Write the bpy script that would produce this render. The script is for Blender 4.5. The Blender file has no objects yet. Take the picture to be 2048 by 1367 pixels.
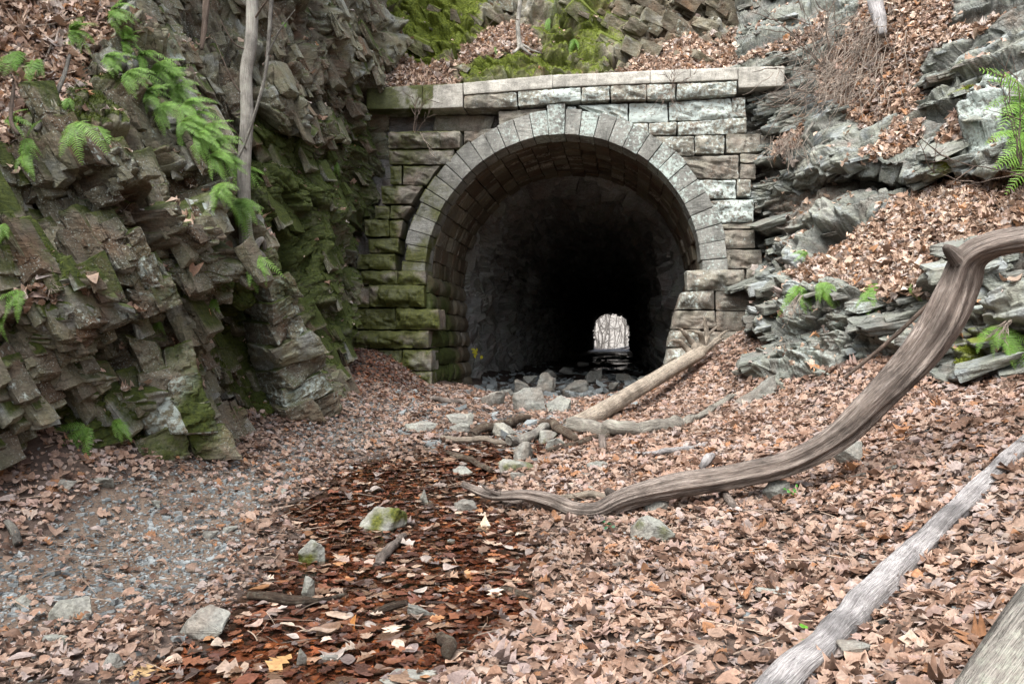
import bpy, bmesh, math, random
import numpy as np
from mathutils import Vector, Matrix

SC = bpy.context.scene
# ------------------------------------------------------------------ camera
F, CX, CY, CAMZ = 1500.0, 1024.0, 683.5, 1.5
cam_d = bpy.data.cameras.new('camera'); cam = bpy.data.objects.new('camera', cam_d)
SC.collection.objects.link(cam)
cam.location = (0, 0, CAMZ); cam.rotation_euler = (math.radians(90), 0, 0)
cam_d.sensor_width = 36; cam_d.lens = 36 * F / 2048.0; cam_d.clip_end = 2000
SC.camera = cam
# ------------------------------------------------------------------ sky, sun, exposure
SUN_EL, SUN_AZ = math.radians(58), math.radians(-150)     # azimuth measured from +Y towards +X
world = bpy.data.worlds.new("World"); SC.world = world; world.use_nodes = True
wn = world.node_tree.nodes; wl = world.node_tree.links
for n in list(wn): wn.remove(n)
w_out = wn.new('ShaderNodeOutputWorld'); w_bg = wn.new('ShaderNodeBackground'); w_sky = wn.new('ShaderNodeTexSky')
w_sky.sky_type = 'NISHITA'; w_sky.sun_disc = False; w_sky.sun_elevation = SUN_EL; w_sky.sun_rotation = SUN_AZ
w_sky.air_density = 1.0; w_sky.dust_density = 4.0; w_sky.ozone_density = 1.0
w_hs = wn.new('ShaderNodeHueSaturation'); w_hs.inputs['Saturation'].default_value = 0.45
wl.new(w_sky.outputs[0], w_hs.inputs['Color']); wl.new(w_hs.outputs[0], w_bg.inputs['Color'])
w_bg.inputs['Strength'].default_value = 0.15
wl.new(w_bg.outputs[0], w_out.inputs['Surface'])
sun_d = bpy.data.lights.new('sun', 'SUN'); sun_d.energy = 1.5; sun_d.angle = math.radians(45); sun_d.color = (1, .985, .965)
sun = bpy.data.objects.new('sun', sun_d); SC.collection.objects.link(sun)
_sd = Vector((math.sin(SUN_AZ) * math.cos(SUN_EL), math.cos(SUN_AZ) * math.cos(SUN_EL), math.sin(SUN_EL)))
sun.rotation_euler = _sd.to_track_quat('Z', 'Y').to_euler(); sun.location = (0, -5, 30)
SC.view_settings.view_transform = 'Standard'; SC.view_settings.look = 'None'
SC.view_settings.gamma = 1; SC.view_settings.use_curve_mapping = False
SC.view_settings.exposure = 1.74
SC.render.engine = 'CYCLES'
SC.cycles.max_bounces = 6; SC.cycles.diffuse_bounces = 3; SC.cycles.glossy_bounces = 3
SC.cycles.transparent_max_bounces = 12; SC.cycles.transmission_bounces = 4

# ------------------------------------------------------------------ helpers
RNG = np.random.default_rng(7)
def P(px, py, D): return np.array([(px - CX) / F * D, D, CAMZ + (CY - py) / F * D])
def proj(p):
    y = np.maximum(p[..., 1], 0.05)
    return CX + F * p[..., 0] / y, CY - F * (p[..., 2] - CAMZ) / y
def ss(a, b, x):
    t = np.clip((x - a) / (b - a), 0, 1); return t * t * (3 - 2 * t)
def h3(i, j, k, s):
    i = np.asarray(i).astype(np.int64); j = np.asarray(j).astype(np.int64); k = np.asarray(k).astype(np.int64)
    x = (i * 73856093) ^ (j * 19349663) ^ (k * 83492791) ^ (s * 40503 + 977)
    x = (x & 0xffffffff).astype(np.uint64); M = np.uint64(0xffffffff); c = np.uint64(0x45d9f3b); sh = np.uint64(16)
    for _ in range(2): x = ((x ^ (x >> sh)) * c) & M
    x = x ^ (x >> sh)
    return (x & M).astype(np.float64) / 4294967296.0
def vn(p, s=0):
    f = np.floor(p); t = p - f; t = t * t * (3 - 2 * t); i, j, k = f[..., 0], f[..., 1], f[..., 2]
    r = 0
    for a in (0, 1):
        for b in (0, 1):
            for c in (0, 1):
                w = (t[..., 0] if a else 1 - t[..., 0]) * (t[..., 1] if b else 1 - t[..., 1]) * (t[..., 2] if c else 1 - t[..., 2])
                r = r + w * h3(i + a, j + b, k + c, s)
    return r * 2 - 1
def fbm(p, o=3, s=0, g=.5):
    r = 0; a = 1; tot = 0
    for q in range(o):
        r = r + a * vn(p * (2.03 ** q) + 17.3 * q, s + q); tot += a; a *= g
    return r / tot
def blocks(p, E, size, s):
    q = p @ np.asarray(E).T / np.asarray(size)
    a0 = q[..., 0]; a0 = a0 + .3 * np.sin(2.3 * a0 + s) + .15 * np.sin(5.1 * a0)
    i = np.floor(a0); a1 = q[..., 1] + 7 * h3(i, i * 0, i * 0, s + 3) ; a1 = a1 + .2 * np.sin(3.1 * a1 + i * 1.7)
    j = np.floor(a1); a2 = q[..., 2] + 5 * h3(i, j, i * 0, s + 4)
    k = np.floor(a2)
    fa, fb, fc = a0 - i - .5, a1 - j - .5, a2 - k - .5
    r = h3(i, j, k, s + 5)
    t = fa * (h3(i, j, k, s + 6) - .5) + 1.4 * fb * (h3(i, j, k, s + 7) - .5) + 1.4 * fc * (h3(i, j, k, s + 8) - .5)
    e = np.minimum(np.minimum((.5 - abs(fa)) * size[0], (.5 - abs(fb)) * size[1]), (.5 - abs(fc)) * size[2])
    return r, t, e
def voro(p, E, size, s):
    """irregular fracture cells, stretched along the bedding: per-cell value, planar tilt, distance to the crack, cell vector"""
    shp = p.shape[:-1]; q = ((p @ np.asarray(E).T) / np.asarray(size)).reshape(-1, 3); f = np.floor(q).astype(np.int64)
    d1 = np.full(len(q), 1e9); d2 = d1.copy(); id_ = np.zeros((len(q), 3), np.int64); vec = np.zeros((len(q), 3))
    for a in (-1, 0, 1):
        for b in (-1, 0, 1):
            for c in (-1, 0, 1):
                g = f + np.array([a, b, c]); u = h3(g[:, 0], g[:, 1], g[:, 2], s) * 4294967295.0; u = u.astype(np.uint64)
                j = np.stack([(u & np.uint64(1023)).astype(float) / 1023, ((u >> np.uint64(10)) & np.uint64(1023)).astype(float) / 1023, ((u >> np.uint64(20)) & np.uint64(1023)).astype(float) / 1023], -1)
                v = q - (g + .1 + .8 * j); d = abs(v).sum(1) * .5 + np.sqrt((v * v).sum(1)) * .6
                m = d < d1; d2 = np.where(m, d1, np.minimum(d2, d)); d1 = np.where(m, d, d1); id_[m] = g[m]; vec[m] = v[m]
    h = lambda k: h3(id_[:, 0], id_[:, 1], id_[:, 2], s + k)
    t = vec[:, 0] * (h(6) - .5) * .9 + vec[:, 1] * (h(7) - .5) * 1.3 + vec[:, 2] * (h(8) - .5) * 1.3
    R = np.stack([h(11) - .5, h(12) - .5, h(13) - .5], -1)
    return h(5).reshape(shp), t.reshape(shp), ((d2 - d1) * float(np.mean(size)) * .6).reshape(shp), R.reshape(shp + (3,))
def frame(e1, e2):
    e1 = np.array(e1, float); e1 /= np.linalg.norm(e1); e2 = np.array(e2, float); e2 -= e1 * e1.dot(e2); e2 /= np.linalg.norm(e2)
    return np.array([e1, e2, np.cross(e1, e2)])
def upsample(C, n, axis):
    C = np.moveaxis(np.asarray(C, float), axis, 0); K = C.shape[0]
    t = np.linspace(0, K - 1, n); i = np.minimum(np.floor(t).astype(int), K - 2); f = (t - i).reshape((-1,) + (1,) * (C.ndim - 1))
    g = lambda q: C[np.clip(q, 0, K - 1)]
    p0, p1, p2, p3 = g(i - 1), g(i), g(i + 1), g(i + 2)
    r = .5 * (2 * p1 + (p2 - p0) * f + (2 * p0 - 5 * p1 + 4 * p2 - p3) * f ** 2 + (3 * p1 - p0 - 3 * p2 + p3) * f ** 3)
    return np.moveaxis(r, 0, axis)
def net(rows, n, m):
    C = np.array([[P(*c) for c in r] for r in rows]); return upsample(upsample(C, n, 0), m, 1)
def grid_normals(G):
    du = np.gradient(G, axis=1); dv = np.gradient(G, axis=0); n = np.cross(du, dv)
    n /= np.linalg.norm(n, axis=-1, keepdims=True) + 1e-9
    if np.mean(np.sum(n * (np.array([0, 0, CAMZ]) - G), -1)) < 0: n = -n
    return n
def in_poly(x, y, poly, soft=12.0):
    """signed soft mask 0..1 of pixel-traced outline"""
    x = np.asarray(x, float); y = np.asarray(y, float); ins = np.zeros(x.shape, bool); d2 = np.full(x.shape, 1e12)
    n = len(poly)
    for a in range(n):
        x0, y0 = poly[a]; x1, y1 = poly[(a + 1) % n]
        if y0 != y1:
            c = ((y0 > y) != (y1 > y)) & (x < (x1 - x0) * (y - y0) / (y1 - y0) + x0); ins ^= c
        dx, dy = x1 - x0, y1 - y0; t = np.clip(((x - x0) * dx + (y - y0) * dy) / (dx * dx + dy * dy + 1e-9), 0, 1)
        d2 = np.minimum(d2, (x - x0 - t * dx) ** 2 + (y - y0 - t * dy) ** 2)
    d = np.sqrt(d2); d = np.where(ins, d, -d)
    return ss(-soft, soft, d)
def polys(x, y, L, soft=12.0):
    m = np.zeros(np.shape(x))
    for q in L:
        w = q[1] if isinstance(q[1], float) else 1.0; pl = q[0] if isinstance(q[1], float) else q
        m = np.maximum(m, w * in_poly(x, y, pl, soft))
    return m

# ------------------------------------------------------------------ object making
def link(o): SC.collection.objects.link(o); return o
def tag(o, label=None, cat=None, group=None, kind=None):
    if label: o['label'] = label
    if cat: o['category'] = cat
    if group: o['group'] = group
    if kind: o['kind'] = kind
    return o
def empty(name, loc, label=None, cat=None, group=None):
    o = bpy.data.objects.new(name, None); o.location = tuple(loc); o.empty_display_size = .1; link(o)
    return tag(o, label, cat, group)
def mesh(name, V, Fc, mat, parent=None, attrs=None, smooth=False, sizes=None, link_it=True, uv=None):
    """V (N,3); Fc (M,k) array of equal-length faces"""
    V = np.ascontiguousarray(V, np.float32).reshape(-1, 3); Fc = np.ascontiguousarray(Fc, np.int32)
    me = bpy.data.meshes.new(name); k = Fc.shape[1]; M = Fc.shape[0]
    me.vertices.add(len(V)); me.vertices.foreach_set('co', V.ravel())
    me.loops.add(M * k); me.loops.foreach_set('vertex_index', Fc.ravel())
    me.polygons.add(M); me.polygons.foreach_set('loop_start', np.arange(0, M * k, k, dtype=np.int32))
    me.polygons.foreach_set('loop_total', np.full(M, k, np.int32))
    me.update(calc_edges=True)
    me.polygons.foreach_set('use_smooth', np.full(M, bool(smooth)))
    for nm, a in (attrs or {}).items():
        a = np.ascontiguousarray(a, np.float32)
        if a.ndim == 2:
            if a.shape[1] == 3: a = np.concatenate([a, np.ones((len(a), 1), np.float32)], 1)
            at = me.attributes.new(nm, 'FLOAT_COLOR', 'POINT'); at.data.foreach_set('color', a.ravel())
        else:
            at = me.attributes.new(nm, 'FLOAT', 'POINT'); at.data.foreach_set('value', a)
    if mat: me.materials.append(mat)
    o = bpy.data.objects.new(name, me); o.parent = parent
    if link_it: link(o)
    return o
def grid_faces(n, m, off=0, wrap=False):
    i = np.arange(n - 1)[:, None]; j = np.arange(m if wrap else m - 1)[None, :]; j2 = (j + 1) % m
    a = i * m + j; b = i * m + j2; c = (i + 1) * m + j2; d = (i + 1) * m + j
    return np.stack([a, b, c, d], -1).reshape(-1, 4) + off
class Acc:
    """collects quads of several shapes into one mesh"""
    def __init__(s): s.V = []; s.F = []; s.A = {}; s.n = 0
    def add(s, V, Fc, **A):
        V = np.asarray(V, float).reshape(-1, 3); s.V.append(V); s.F.append(np.asarray(Fc) + s.n); s.n += len(V)
        for k, a in A.items(): s.A.setdefault(k, []).append(np.asarray(a, float))
    def build(s, name, mat, parent=None, smooth=False):
        return mesh(name, np.concatenate(s.V), np.concatenate(s.F), mat, parent, {k: np.concatenate(v) for k, v in s.A.items()}, smooth)

# ------------------------------------------------------------------ materials
def new_mat(name):
    m = bpy.data.materials.new(name); m.use_nodes = True; t = m.node_tree
    for n in list(t.nodes): t.nodes.remove(n)
    return m, t
class NT:
    def __init__(s, t): s.t = t
    def n(s, typ, **kw):
        nd = s.t.nodes.new(typ)
        for k, v in kw.items():
            if k.startswith('i_'):
                key = k[2:]; key = int(key) if key.isdigit() else key
                if hasattr(v, 'is_output') : s.t.links.new(v, nd.inputs[key])
                else: nd.inputs[key].default_value = v
            else: setattr(nd, k, v)
        return nd
    def noise(s, vec, scale, detail=3.0, rough=.55, out=0):
        nd = s.n('ShaderNodeTexNoise', i_Scale=scale, i_Detail=detail, i_Roughness=rough); s.t.links.new(vec, nd.inputs['Vector']); return nd.outputs[out]
    def ramp(s, fac, stops, interp='LINEAR'):
        nd = s.n('ShaderNodeValToRGB'); s.t.links.new(fac, nd.inputs[0]); cr = nd.color_ramp; cr.interpolation = interp
        while len(cr.elements) < len(stops): cr.elements.new(.5)
        for e, (p, c) in zip(cr.elements, stops):
            e.position = p; e.color = (c, c, c, 1) if isinstance(c, (int, float)) else (*c, 1)
        return nd.outputs[0]
    def mix(s, fac, a, b, mode='MIX'):
        nd = s.n('ShaderNodeMixRGB', blend_type=mode)
        for k, v in ((0, fac), (1, a), (2, b)):
            if hasattr(v, 'is_output'): s.t.links.new(v, nd.inputs[k])
            else: nd.inputs[k].default_value = v if k == 0 else ((*v, 1) if len(v) == 3 else v)
        return nd.outputs[0]
    def math(s, op, a, b=0.0, clamp=False):
        nd = s.n('ShaderNodeMath', operation=op, use_clamp=clamp)
        for k, v in ((0, a), (1, b)):
            if hasattr(v, 'is_output'): s.t.links.new(v, nd.inputs[k])
            else: nd.inputs[k].default_value = v
        return nd.outputs[0]
    def attr(s, name): return s.n('ShaderNodeAttribute', attribute_name=name)
    def pos(s): return s.n('ShaderNodeNewGeometry').outputs['Position']
    def scaled(s, vec, sc, rot=(0, 0, 0)):
        nd = s.n('ShaderNodeMapping'); s.t.links.new(vec, nd.inputs[0]); nd.inputs['Scale'].default_value = sc; nd.inputs['Rotation'].default_value = rot; return nd.outputs[0]
    def bump(s, h, strength=.5, dist=.02, prev=None):
        nd = s.n('ShaderNodeBump', i_Strength=strength, i_Distance=dist); s.t.links.new(h, nd.inputs['Height'])
        if prev is not None: s.t.links.new(prev, nd.inputs['Normal'])
        return nd.outputs[0]
    def out(s, col, rough=.85, normal=None, spec=.3, **kw):
        b = s.n('ShaderNodeBsdfPrincipled'); o = s.n('ShaderNodeOutputMaterial')
        for k, v in (('Base Color', col), ('Roughness', rough), ('Normal', normal), ('Specular IOR Level', spec)):
            if v is None: continue
            if hasattr(v, 'is_output'): s.t.links.new(v, b.inputs[k])
            else: b.inputs[k].default_value = (*v, 1) if isinstance(v, tuple) else v
        s.t.links.new(b.outputs[0], o.inputs[0]); return b

def rock_mat(name, dark, mid, light, lich=(.40, .46, .42), moss_a=(.022, .032, .006), moss_b=(.062, .078, .012), soil=(.050, .036, .026), rust=(.16, .085, .04), rust_amt=.5, bed=(0, 0, 0), bump=.6, stain=0., crack=0., hues=0., speck=0.):
    """rock whose patches come from attributes: mask = moss, lichen, soil, wet; tint = per block"""
    m, t = new_mat(name); N = NT(t); p = N.pos()
    pb = N.scaled(p, (1, 1, 4), bed)
    n1 = N.noise(p, 1.3, 4); n2 = N.noise(pb, 7, 5, .65); n3 = N.noise(p, 45, 4, .7); n4 = N.noise(p, 17, 5, .7)
    tint = N.attr('tint').outputs['Fac']
    f = N.math('ADD', N.math('MULTIPLY', n1, .35), N.math('ADD', N.math('MULTIPLY', n2, .35), N.math('MULTIPLY', tint, .42)))
    col = N.ramp(f, [(.28, dark), (.52, mid), (.80, light)])
    rf = N.ramp(N.noise(p, 2.1, 4), [(.52, 0), (.72, rust_amt)])
    col = N.mix(rf, col, N.mix(.5, col, rust))
    sp = N.ramp(n3, [(.30, .62), (.5, 1.0), (.72, 1.30)]); col = N.mix(1.0, col, sp, 'MULTIPLY')
    if stain:
        st = N.ramp(N.math('ADD', N.math('MULTIPLY', N.noise(N.scaled(p, (2.2, 2.2, .45)), 1.6, 5, .65), .6), N.math('MULTIPLY', N.noise(p, 5.5, 5, .7), .4)), [(.36, 1 - stain), (.56, 1.0), (.75, 1.12)]); col = N.mix(1.0, col, st, 'MULTIPLY')
    if hues:
        hn = N.math('ADD', N.math('MULTIPLY', N.noise(p, 2.6, 4, .6), .7), N.math('MULTIPLY', tint, .3)); col = N.mix(hues, col, N.ramp(hn, [(.34, (1.25, .92, .68)), (.46, (1.05, 1.0, .88)), (.56, (.80, .83, .62)), (.68, (.86, .98, 1.06))]), 'MULTIPLY')
    if speck:
        col = N.mix(N.math('MULTIPLY', N.ramp(N.noise(p, 70, 2, .5), [(.60, 0), (.66, speck)]), N.ramp(N.noise(p, 2.2, 3), [(.42, 0), (.6, 1)])), col, lich)
    if crack:
        vv = N.n('ShaderNodeTexVoronoi', feature='DISTANCE_TO_EDGE', i_Scale=crack); t.links.new(N.mix(.16, N.scaled(p, (1, 1, 2.6), bed), N.noise(p, 3, 5, .65, out=1), 'ADD'), vv.inputs['Vector'])
        ck = N.ramp(vv.outputs['Distance'], [(0.0, 0), (.022, 1)]); ck = N.math('MAXIMUM', ck, N.ramp(n1, [(.42, 0), (.56, 1)])); col = N.mix(1.0, col, N.mix(ck, (.5, .48, .45), (1, 1, 1)), 'MULTIPLY')
    mk = N.attr('mask'); sep = N.n('ShaderNodeSeparateColor'); t.links.new(mk.outputs['Color'], sep.inputs[0])
    mo, li, so = sep.outputs[0], sep.outputs[1], sep.outputs[2]; wet = mk.outputs['Alpha']
    lf = N.ramp(N.math('ADD', N.math('MULTIPLY', li, .5), N.math('ADD', N.math('MULTIPLY', n4, .75), N.math('MULTIPLY', n1, .3))), [(.80, 0), (.90, .85)])
    col = N.mix(lf, col, lich)
    sf = N.ramp(N.math('ADD', N.math('MULTIPLY', so, .8), N.math('MULTIPLY', n4, .5)), [(.48, 0), (.66, 1)])
    col = N.mix(sf, col, N.mix(n3, soil, tuple(c * 2.4 for c in soil)))
    mf = N.ramp(N.math('ADD', N.math('MULTIPLY', mo, .85), N.math('MULTIPLY', N.math('ADD', n4, n1), .33)), [(.50, 0), (.72, 1)])
    mcol = N.mix(N.ramp(N.noise(p, 26, 4, .7), [(.35, 0), (.68, 1)]), moss_a, moss_b)
    col = N.mix(mf, col, mcol)
    col = N.mix(N.math('MULTIPLY', wet, .55), col, (.012, .012, .013))
    hgt = N.math('ADD', N.math('MULTIPLY', n2, .9), N.math('ADD', N.math('MULTIPLY', n3, .25), N.math('MULTIPLY', n4, .5)))
    if crack: hgt = N.math('ADD', hgt, N.math('MULTIPLY', ck, .8))
    nb = N.bump(hgt, bump, .035)
    rough = N.math('SUBTRACT', .88, N.math('MULTIPLY', wet, .55))
    N.out(col, rough, nb, .3)
    return m
MAT = {}
MAT['cliff_brown'] = rock_mat('cliff_brown', (.034, .031, .025), (.100, .091, .074), (.26, .24, .20), bed=(0, math.radians(-58), 0), crack=4.5, hues=.9, speck=.7)
MAT['cliff_blue'] = rock_mat('cliff_blue', (.040, .045, .045), (.112, .120, .116), (.255, .258, .242), lich=(.34, .39, .36), rust_amt=.35, bed=(0, math.radians(18), 0), moss_a=(.08, .11, .015), moss_b=(.2, .22, .04), crack=4, hues=.55, speck=.5)
MAT['bank'] = rock_mat('bank', (.05, .045, .035), (.12, .105, .085), (.26, .235, .20), moss_a=(.04, .055, .006), moss_b=(.135, .165, .018), rust=(.22, .12, .04), crack=4, hues=.7, speck=.4)
MAT['bore'] = rock_mat('bore', (.07, .071, .073), (.19, .193, .197), (.44, .445, .45), lich=(.35, .36, .36), crack=3, hues=.5, speck=.5)
MAT['stone'] = rock_mat('stone', (.08, .074, .062), (.175, .160, .138), (.31, .285, .25), lich=(.40, .46, .43), rust=(.22, .15, .09), rust_amt=.4, moss_a=(.030, .038, .008), moss_b=(.105, .112, .016), bump=.6, stain=.55, hues=.45, speck=.5)
MAT['voussoir'] = rock_mat('voussoir', (.10, .10, .09), (.19, .19, .17), (.30, .297, .265), lich=(.38, .45, .41), rust_amt=.12, moss_a=(.05, .06, .012), moss_b=(.12, .12, .03), bump=.6, stain=.55)
MAT['lining'] = rock_mat('lining', (.04, .032, .024), (.10, .082, .06), (.22, .19, .15), lich=(.35, .33, .28), rust=(.17, .09, .05), rust_amt=.7, bump=.4, hues=.6)
MAT['concrete'] = rock_mat('concrete', (.20, .19, .16), (.36, .345, .30), (.52, .50, .44), lich=(.40, .39, .34), rust_amt=.1, moss_a=(.045, .05, .016), moss_b=(.09, .10, .025), bump=.3, stain=.55)
MAT['loose_stone'] = rock_mat('loose_stone', (.10, .105, .10), (.215, .22, .205), (.36, .355, .325), lich=(.33, .36, .32), rust_amt=.25, moss_a=(.035, .045, .008), moss_b=(.115, .12, .02), bump=.5, hues=.35, speck=.4, stain=.35)
MAT['ground'] = rock_mat('ground', (.045, .032, .023), (.095, .068, .05), (.17, .13, .10), soil=(.045, .032, .025), lich=(.2, .2, .19), rust_amt=.2, bump=.8)
# ================================================================== GROUND
GP = [(0,1367,3.25),(512,1367,3.28),(1024,1367,3.29),(1400,1367,3.2),(1700,1367,3.0),(2048,1367,2.72),(-300,1367,3.2),(2350,1367,2.45),
 (0,1200,4.1),(400,1200,4.3),(800,1200,4.35),(1200,1200,4.3),(1500,1200,4.1),(1800,1200,3.8),(2048,1200,3.45),(-300,1200,4.0),(2350,1200,3.1),
 (0,1050,4.9),(300,1050,5.5),(600,1050,5.9),(850,1050,6.0),(1150,1050,5.9),(1400,1050,5.6),(1700,1050,5.1),(2048,1050,4.35),(2350,1050,3.8),(-300,1040,4.6),
 (0,920,5.4),(250,950,5.9),(500,950,6.7),(800,950,7.5),(1100,950,7.4),(1400,950,6.9),(1700,930,6.2),(2048,930,5.0),(2350,930,4.4),(-300,900,5.0),
 (0,800,5.8),(430,900,7.2),(600,870,8.4),(800,870,9.0),(1050,870,9.2),(1300,870,8.8),(1600,850,7.8),(1800,830,7.0),(2048,800,6.2),(2350,790,5.4),
 (640,800,9.8),(800,810,11),(950,800,12.2),(1100,800,12.6),(1200,803,12.6),(1300,800,11.5),(1440,780,10.8),(1560,800,9.5),(1700,740,9),(1850,700,8.8),(2048,770,7),
 (700,700,14.3),(760,710,14),(850,782,13.7),(960,786,14.5),(1340,748,13.7),(1450,690,13.2),(1530,640,13.2),(1560,650,14.2)]
GPW = [(-3.8,9,1.0),(-4.5,7,1.1),(-5.5,4,1.3),(-5,0,1.2),(5,9,1.7),(5,4,1.5),(4,0,1.2),(0,-3,.1),(-2,-3,.3),(2,-3,.3),(0,0,.02),(1.0,15,.30),(2.0,15.5,.30),(0,15.5,.34),(2.3,15,.33),(2.6,16,.30),(2.9,15.6,.34),(3.0,17,.30),(1.5,18,.28),(-3.5,16,1.2),(4,16,1.6),(5,12,2.0),(-6,12,1.5)]
_G = np.array([P(*g) for g in GP] + [np.array(g, float) for g in GPW])
def _tps_k(r2): return np.where(r2 > 1e-12, r2 * np.log(r2 + 1e-12), 0.0)
_X = _G[:, :2]; _n = len(_G)
_A = np.zeros((_n + 3, _n + 3)); _A[:_n, :_n] = _tps_k(((_X[:, None] - _X[None]) ** 2).sum(-1)) + np.eye(_n) * .12
_A[:_n, _n] = 1; _A[:_n, _n + 1:] = _X; _A[_n, :_n] = 1; _A[_n + 1:, :_n] = _X.T
_W = np.linalg.solve(_A, np.concatenate([_G[:, 2], np.zeros(3)]))
def ground_base(x, y):
    x = np.asarray(x, float); y = np.asarray(y, float); r = np.full(x.shape, _W[_n]) + _W[_n + 1] * x + _W[_n + 2] * y
    for i in range(_n): r = r + _W[i] * _tps_k((x - _X[i, 0]) ** 2 + (y - _X[i, 1]) ** 2)
    return np.clip(r, -.3, 3.0)
STREAM = [(1000,850),(900,890),(720,925),(640,960),(590,1020),(600,1080),(540,1150),(480,1210),(430,1260),(330,1300),(240,1375),(220,1500),(900,1500),(860,1375),(950,1300),(1040,1230),(1075,1150),(1085,1080),(1040,1020),(960,985),(1010,950),(1090,915),(1110,870)]
GRAVEL = [(60,1100),(200,960),(330,930),(520,930),(700,800),(820,800),(860,870),(640,930),(560,1010),(480,1080),(420,1170),(300,1210),(150,1260),(0,1280),(-200,1290),(-200,1130)]
def gpx(x, y, z): return CX + F * x / np.maximum(y, .3), CY - F * (z - CAMZ) / np.maximum(y, .3)
def stream_mask(x, y, zb, soft=42):
    px, py = gpx(x, y, zb); q = np.stack([x * 1.6, y * 1.6, 0 * x], -1); return in_poly(px + 34 * fbm(q, 3, 91), py + 20 * fbm(q + 30, 3, 92), STREAM, soft)
def water_z(x, y):  # smooth sheet of the stream: the flat pool in the tunnel, falling gently to the foreground
    zc = np.interp(y, [2, 3.3, 4.3, 5.2, 6.2, 7.5, 8.6, 9.6, 10.5, 12.2, 13.2, 20, 120], [-.01, .0, .0, .02, .035, .16, .27, .36, .40, .455, .455, .455, .455])
    return zc
def ground_z(x, y, detail=True):
    zb = ground_base(x, y); w = stream_mask(x, y, zb)
    wz = np.minimum(zb, water_z(x, y) + .3)
    z = zb - w * .05
    if detail:
        p = np.stack([x, y, x * 0], -1)
        z = z + .035 * fbm(p * 1.6, 3, 11) + .012 * fbm(p * 9, 3, 12) - w * 0
    return z, zb, w
n, m = 620, 760
yy = 1.1 * (17.5 / 1.1) ** np.linspace(0, 1, n)[:, None]; aa = np.linspace(-1.0, 1.0, m)[None]
GX = aa * yy; GY = yy + 0 * aa
GZ, GB, GW = ground_z(GX, GY)
gpx_, gpy_ = gpx(GX, GY, GB)
ggr = in_poly(gpx_, gpy_, GRAVEL, 40)
GPTS = np.stack([GX, GY, GZ], -1).reshape(-1, 3)
gmask = np.stack([0 * GX, ggr * .3, 1 - .8 * ggr, GW * .8], -1).reshape(-1, 4)
gv = Acc(); gv.add(GPTS, grid_faces(n, m), mask=gmask, tint=(.3 + .3 * ggr + .25 * RNG.random(GX.shape)).ravel())
# coarse surroundings of the same sheet, a little lower, out to the horizon
cx, cy = np.meshgrid(np.concatenate([np.linspace(-400, -12, 10), np.linspace(-9, 9, 40), np.linspace(12, 400, 10)]), np.concatenate([np.linspace(-300, -14, 8), np.linspace(-10, 17, 50), np.linspace(19, 500, 14)]))
cz = np.where((abs(cx) < 9.5) & (cy < 17.2) & (cy > -10.5), ground_base(np.clip(cx, -8, 8), np.clip(cy, -4, 17)) - .10, -.25)
gv.add(np.stack([cx, cy, cz], -1), grid_faces(*cx.shape), mask=np.tile([0, 0, 1, 0.], (cx.size, 1)), tint=np.full(cx.size, .4))
ground = gv.build('ground', MAT['ground'], smooth=False); tag(ground, kind='structure')

def blur(a, k=1):
    for _ in range(k):
        for ax in (0, 1):
            b = np.concatenate([np.take(a, [0], ax), a, np.take(a, [-1], ax)], ax); n_ = a.shape[ax]
            a = .25 * np.take(b, range(n_), ax) + .5 * np.take(b, range(1, n_ + 1), ax) + .25 * np.take(b, range(2, n_ + 2), ax)
    return a
SURF = []          # (points, normals) of every surface, for placing things on it
SURF.append((GPTS, np.tile([0, 0, 1.], (len(GPTS), 1))))

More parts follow.
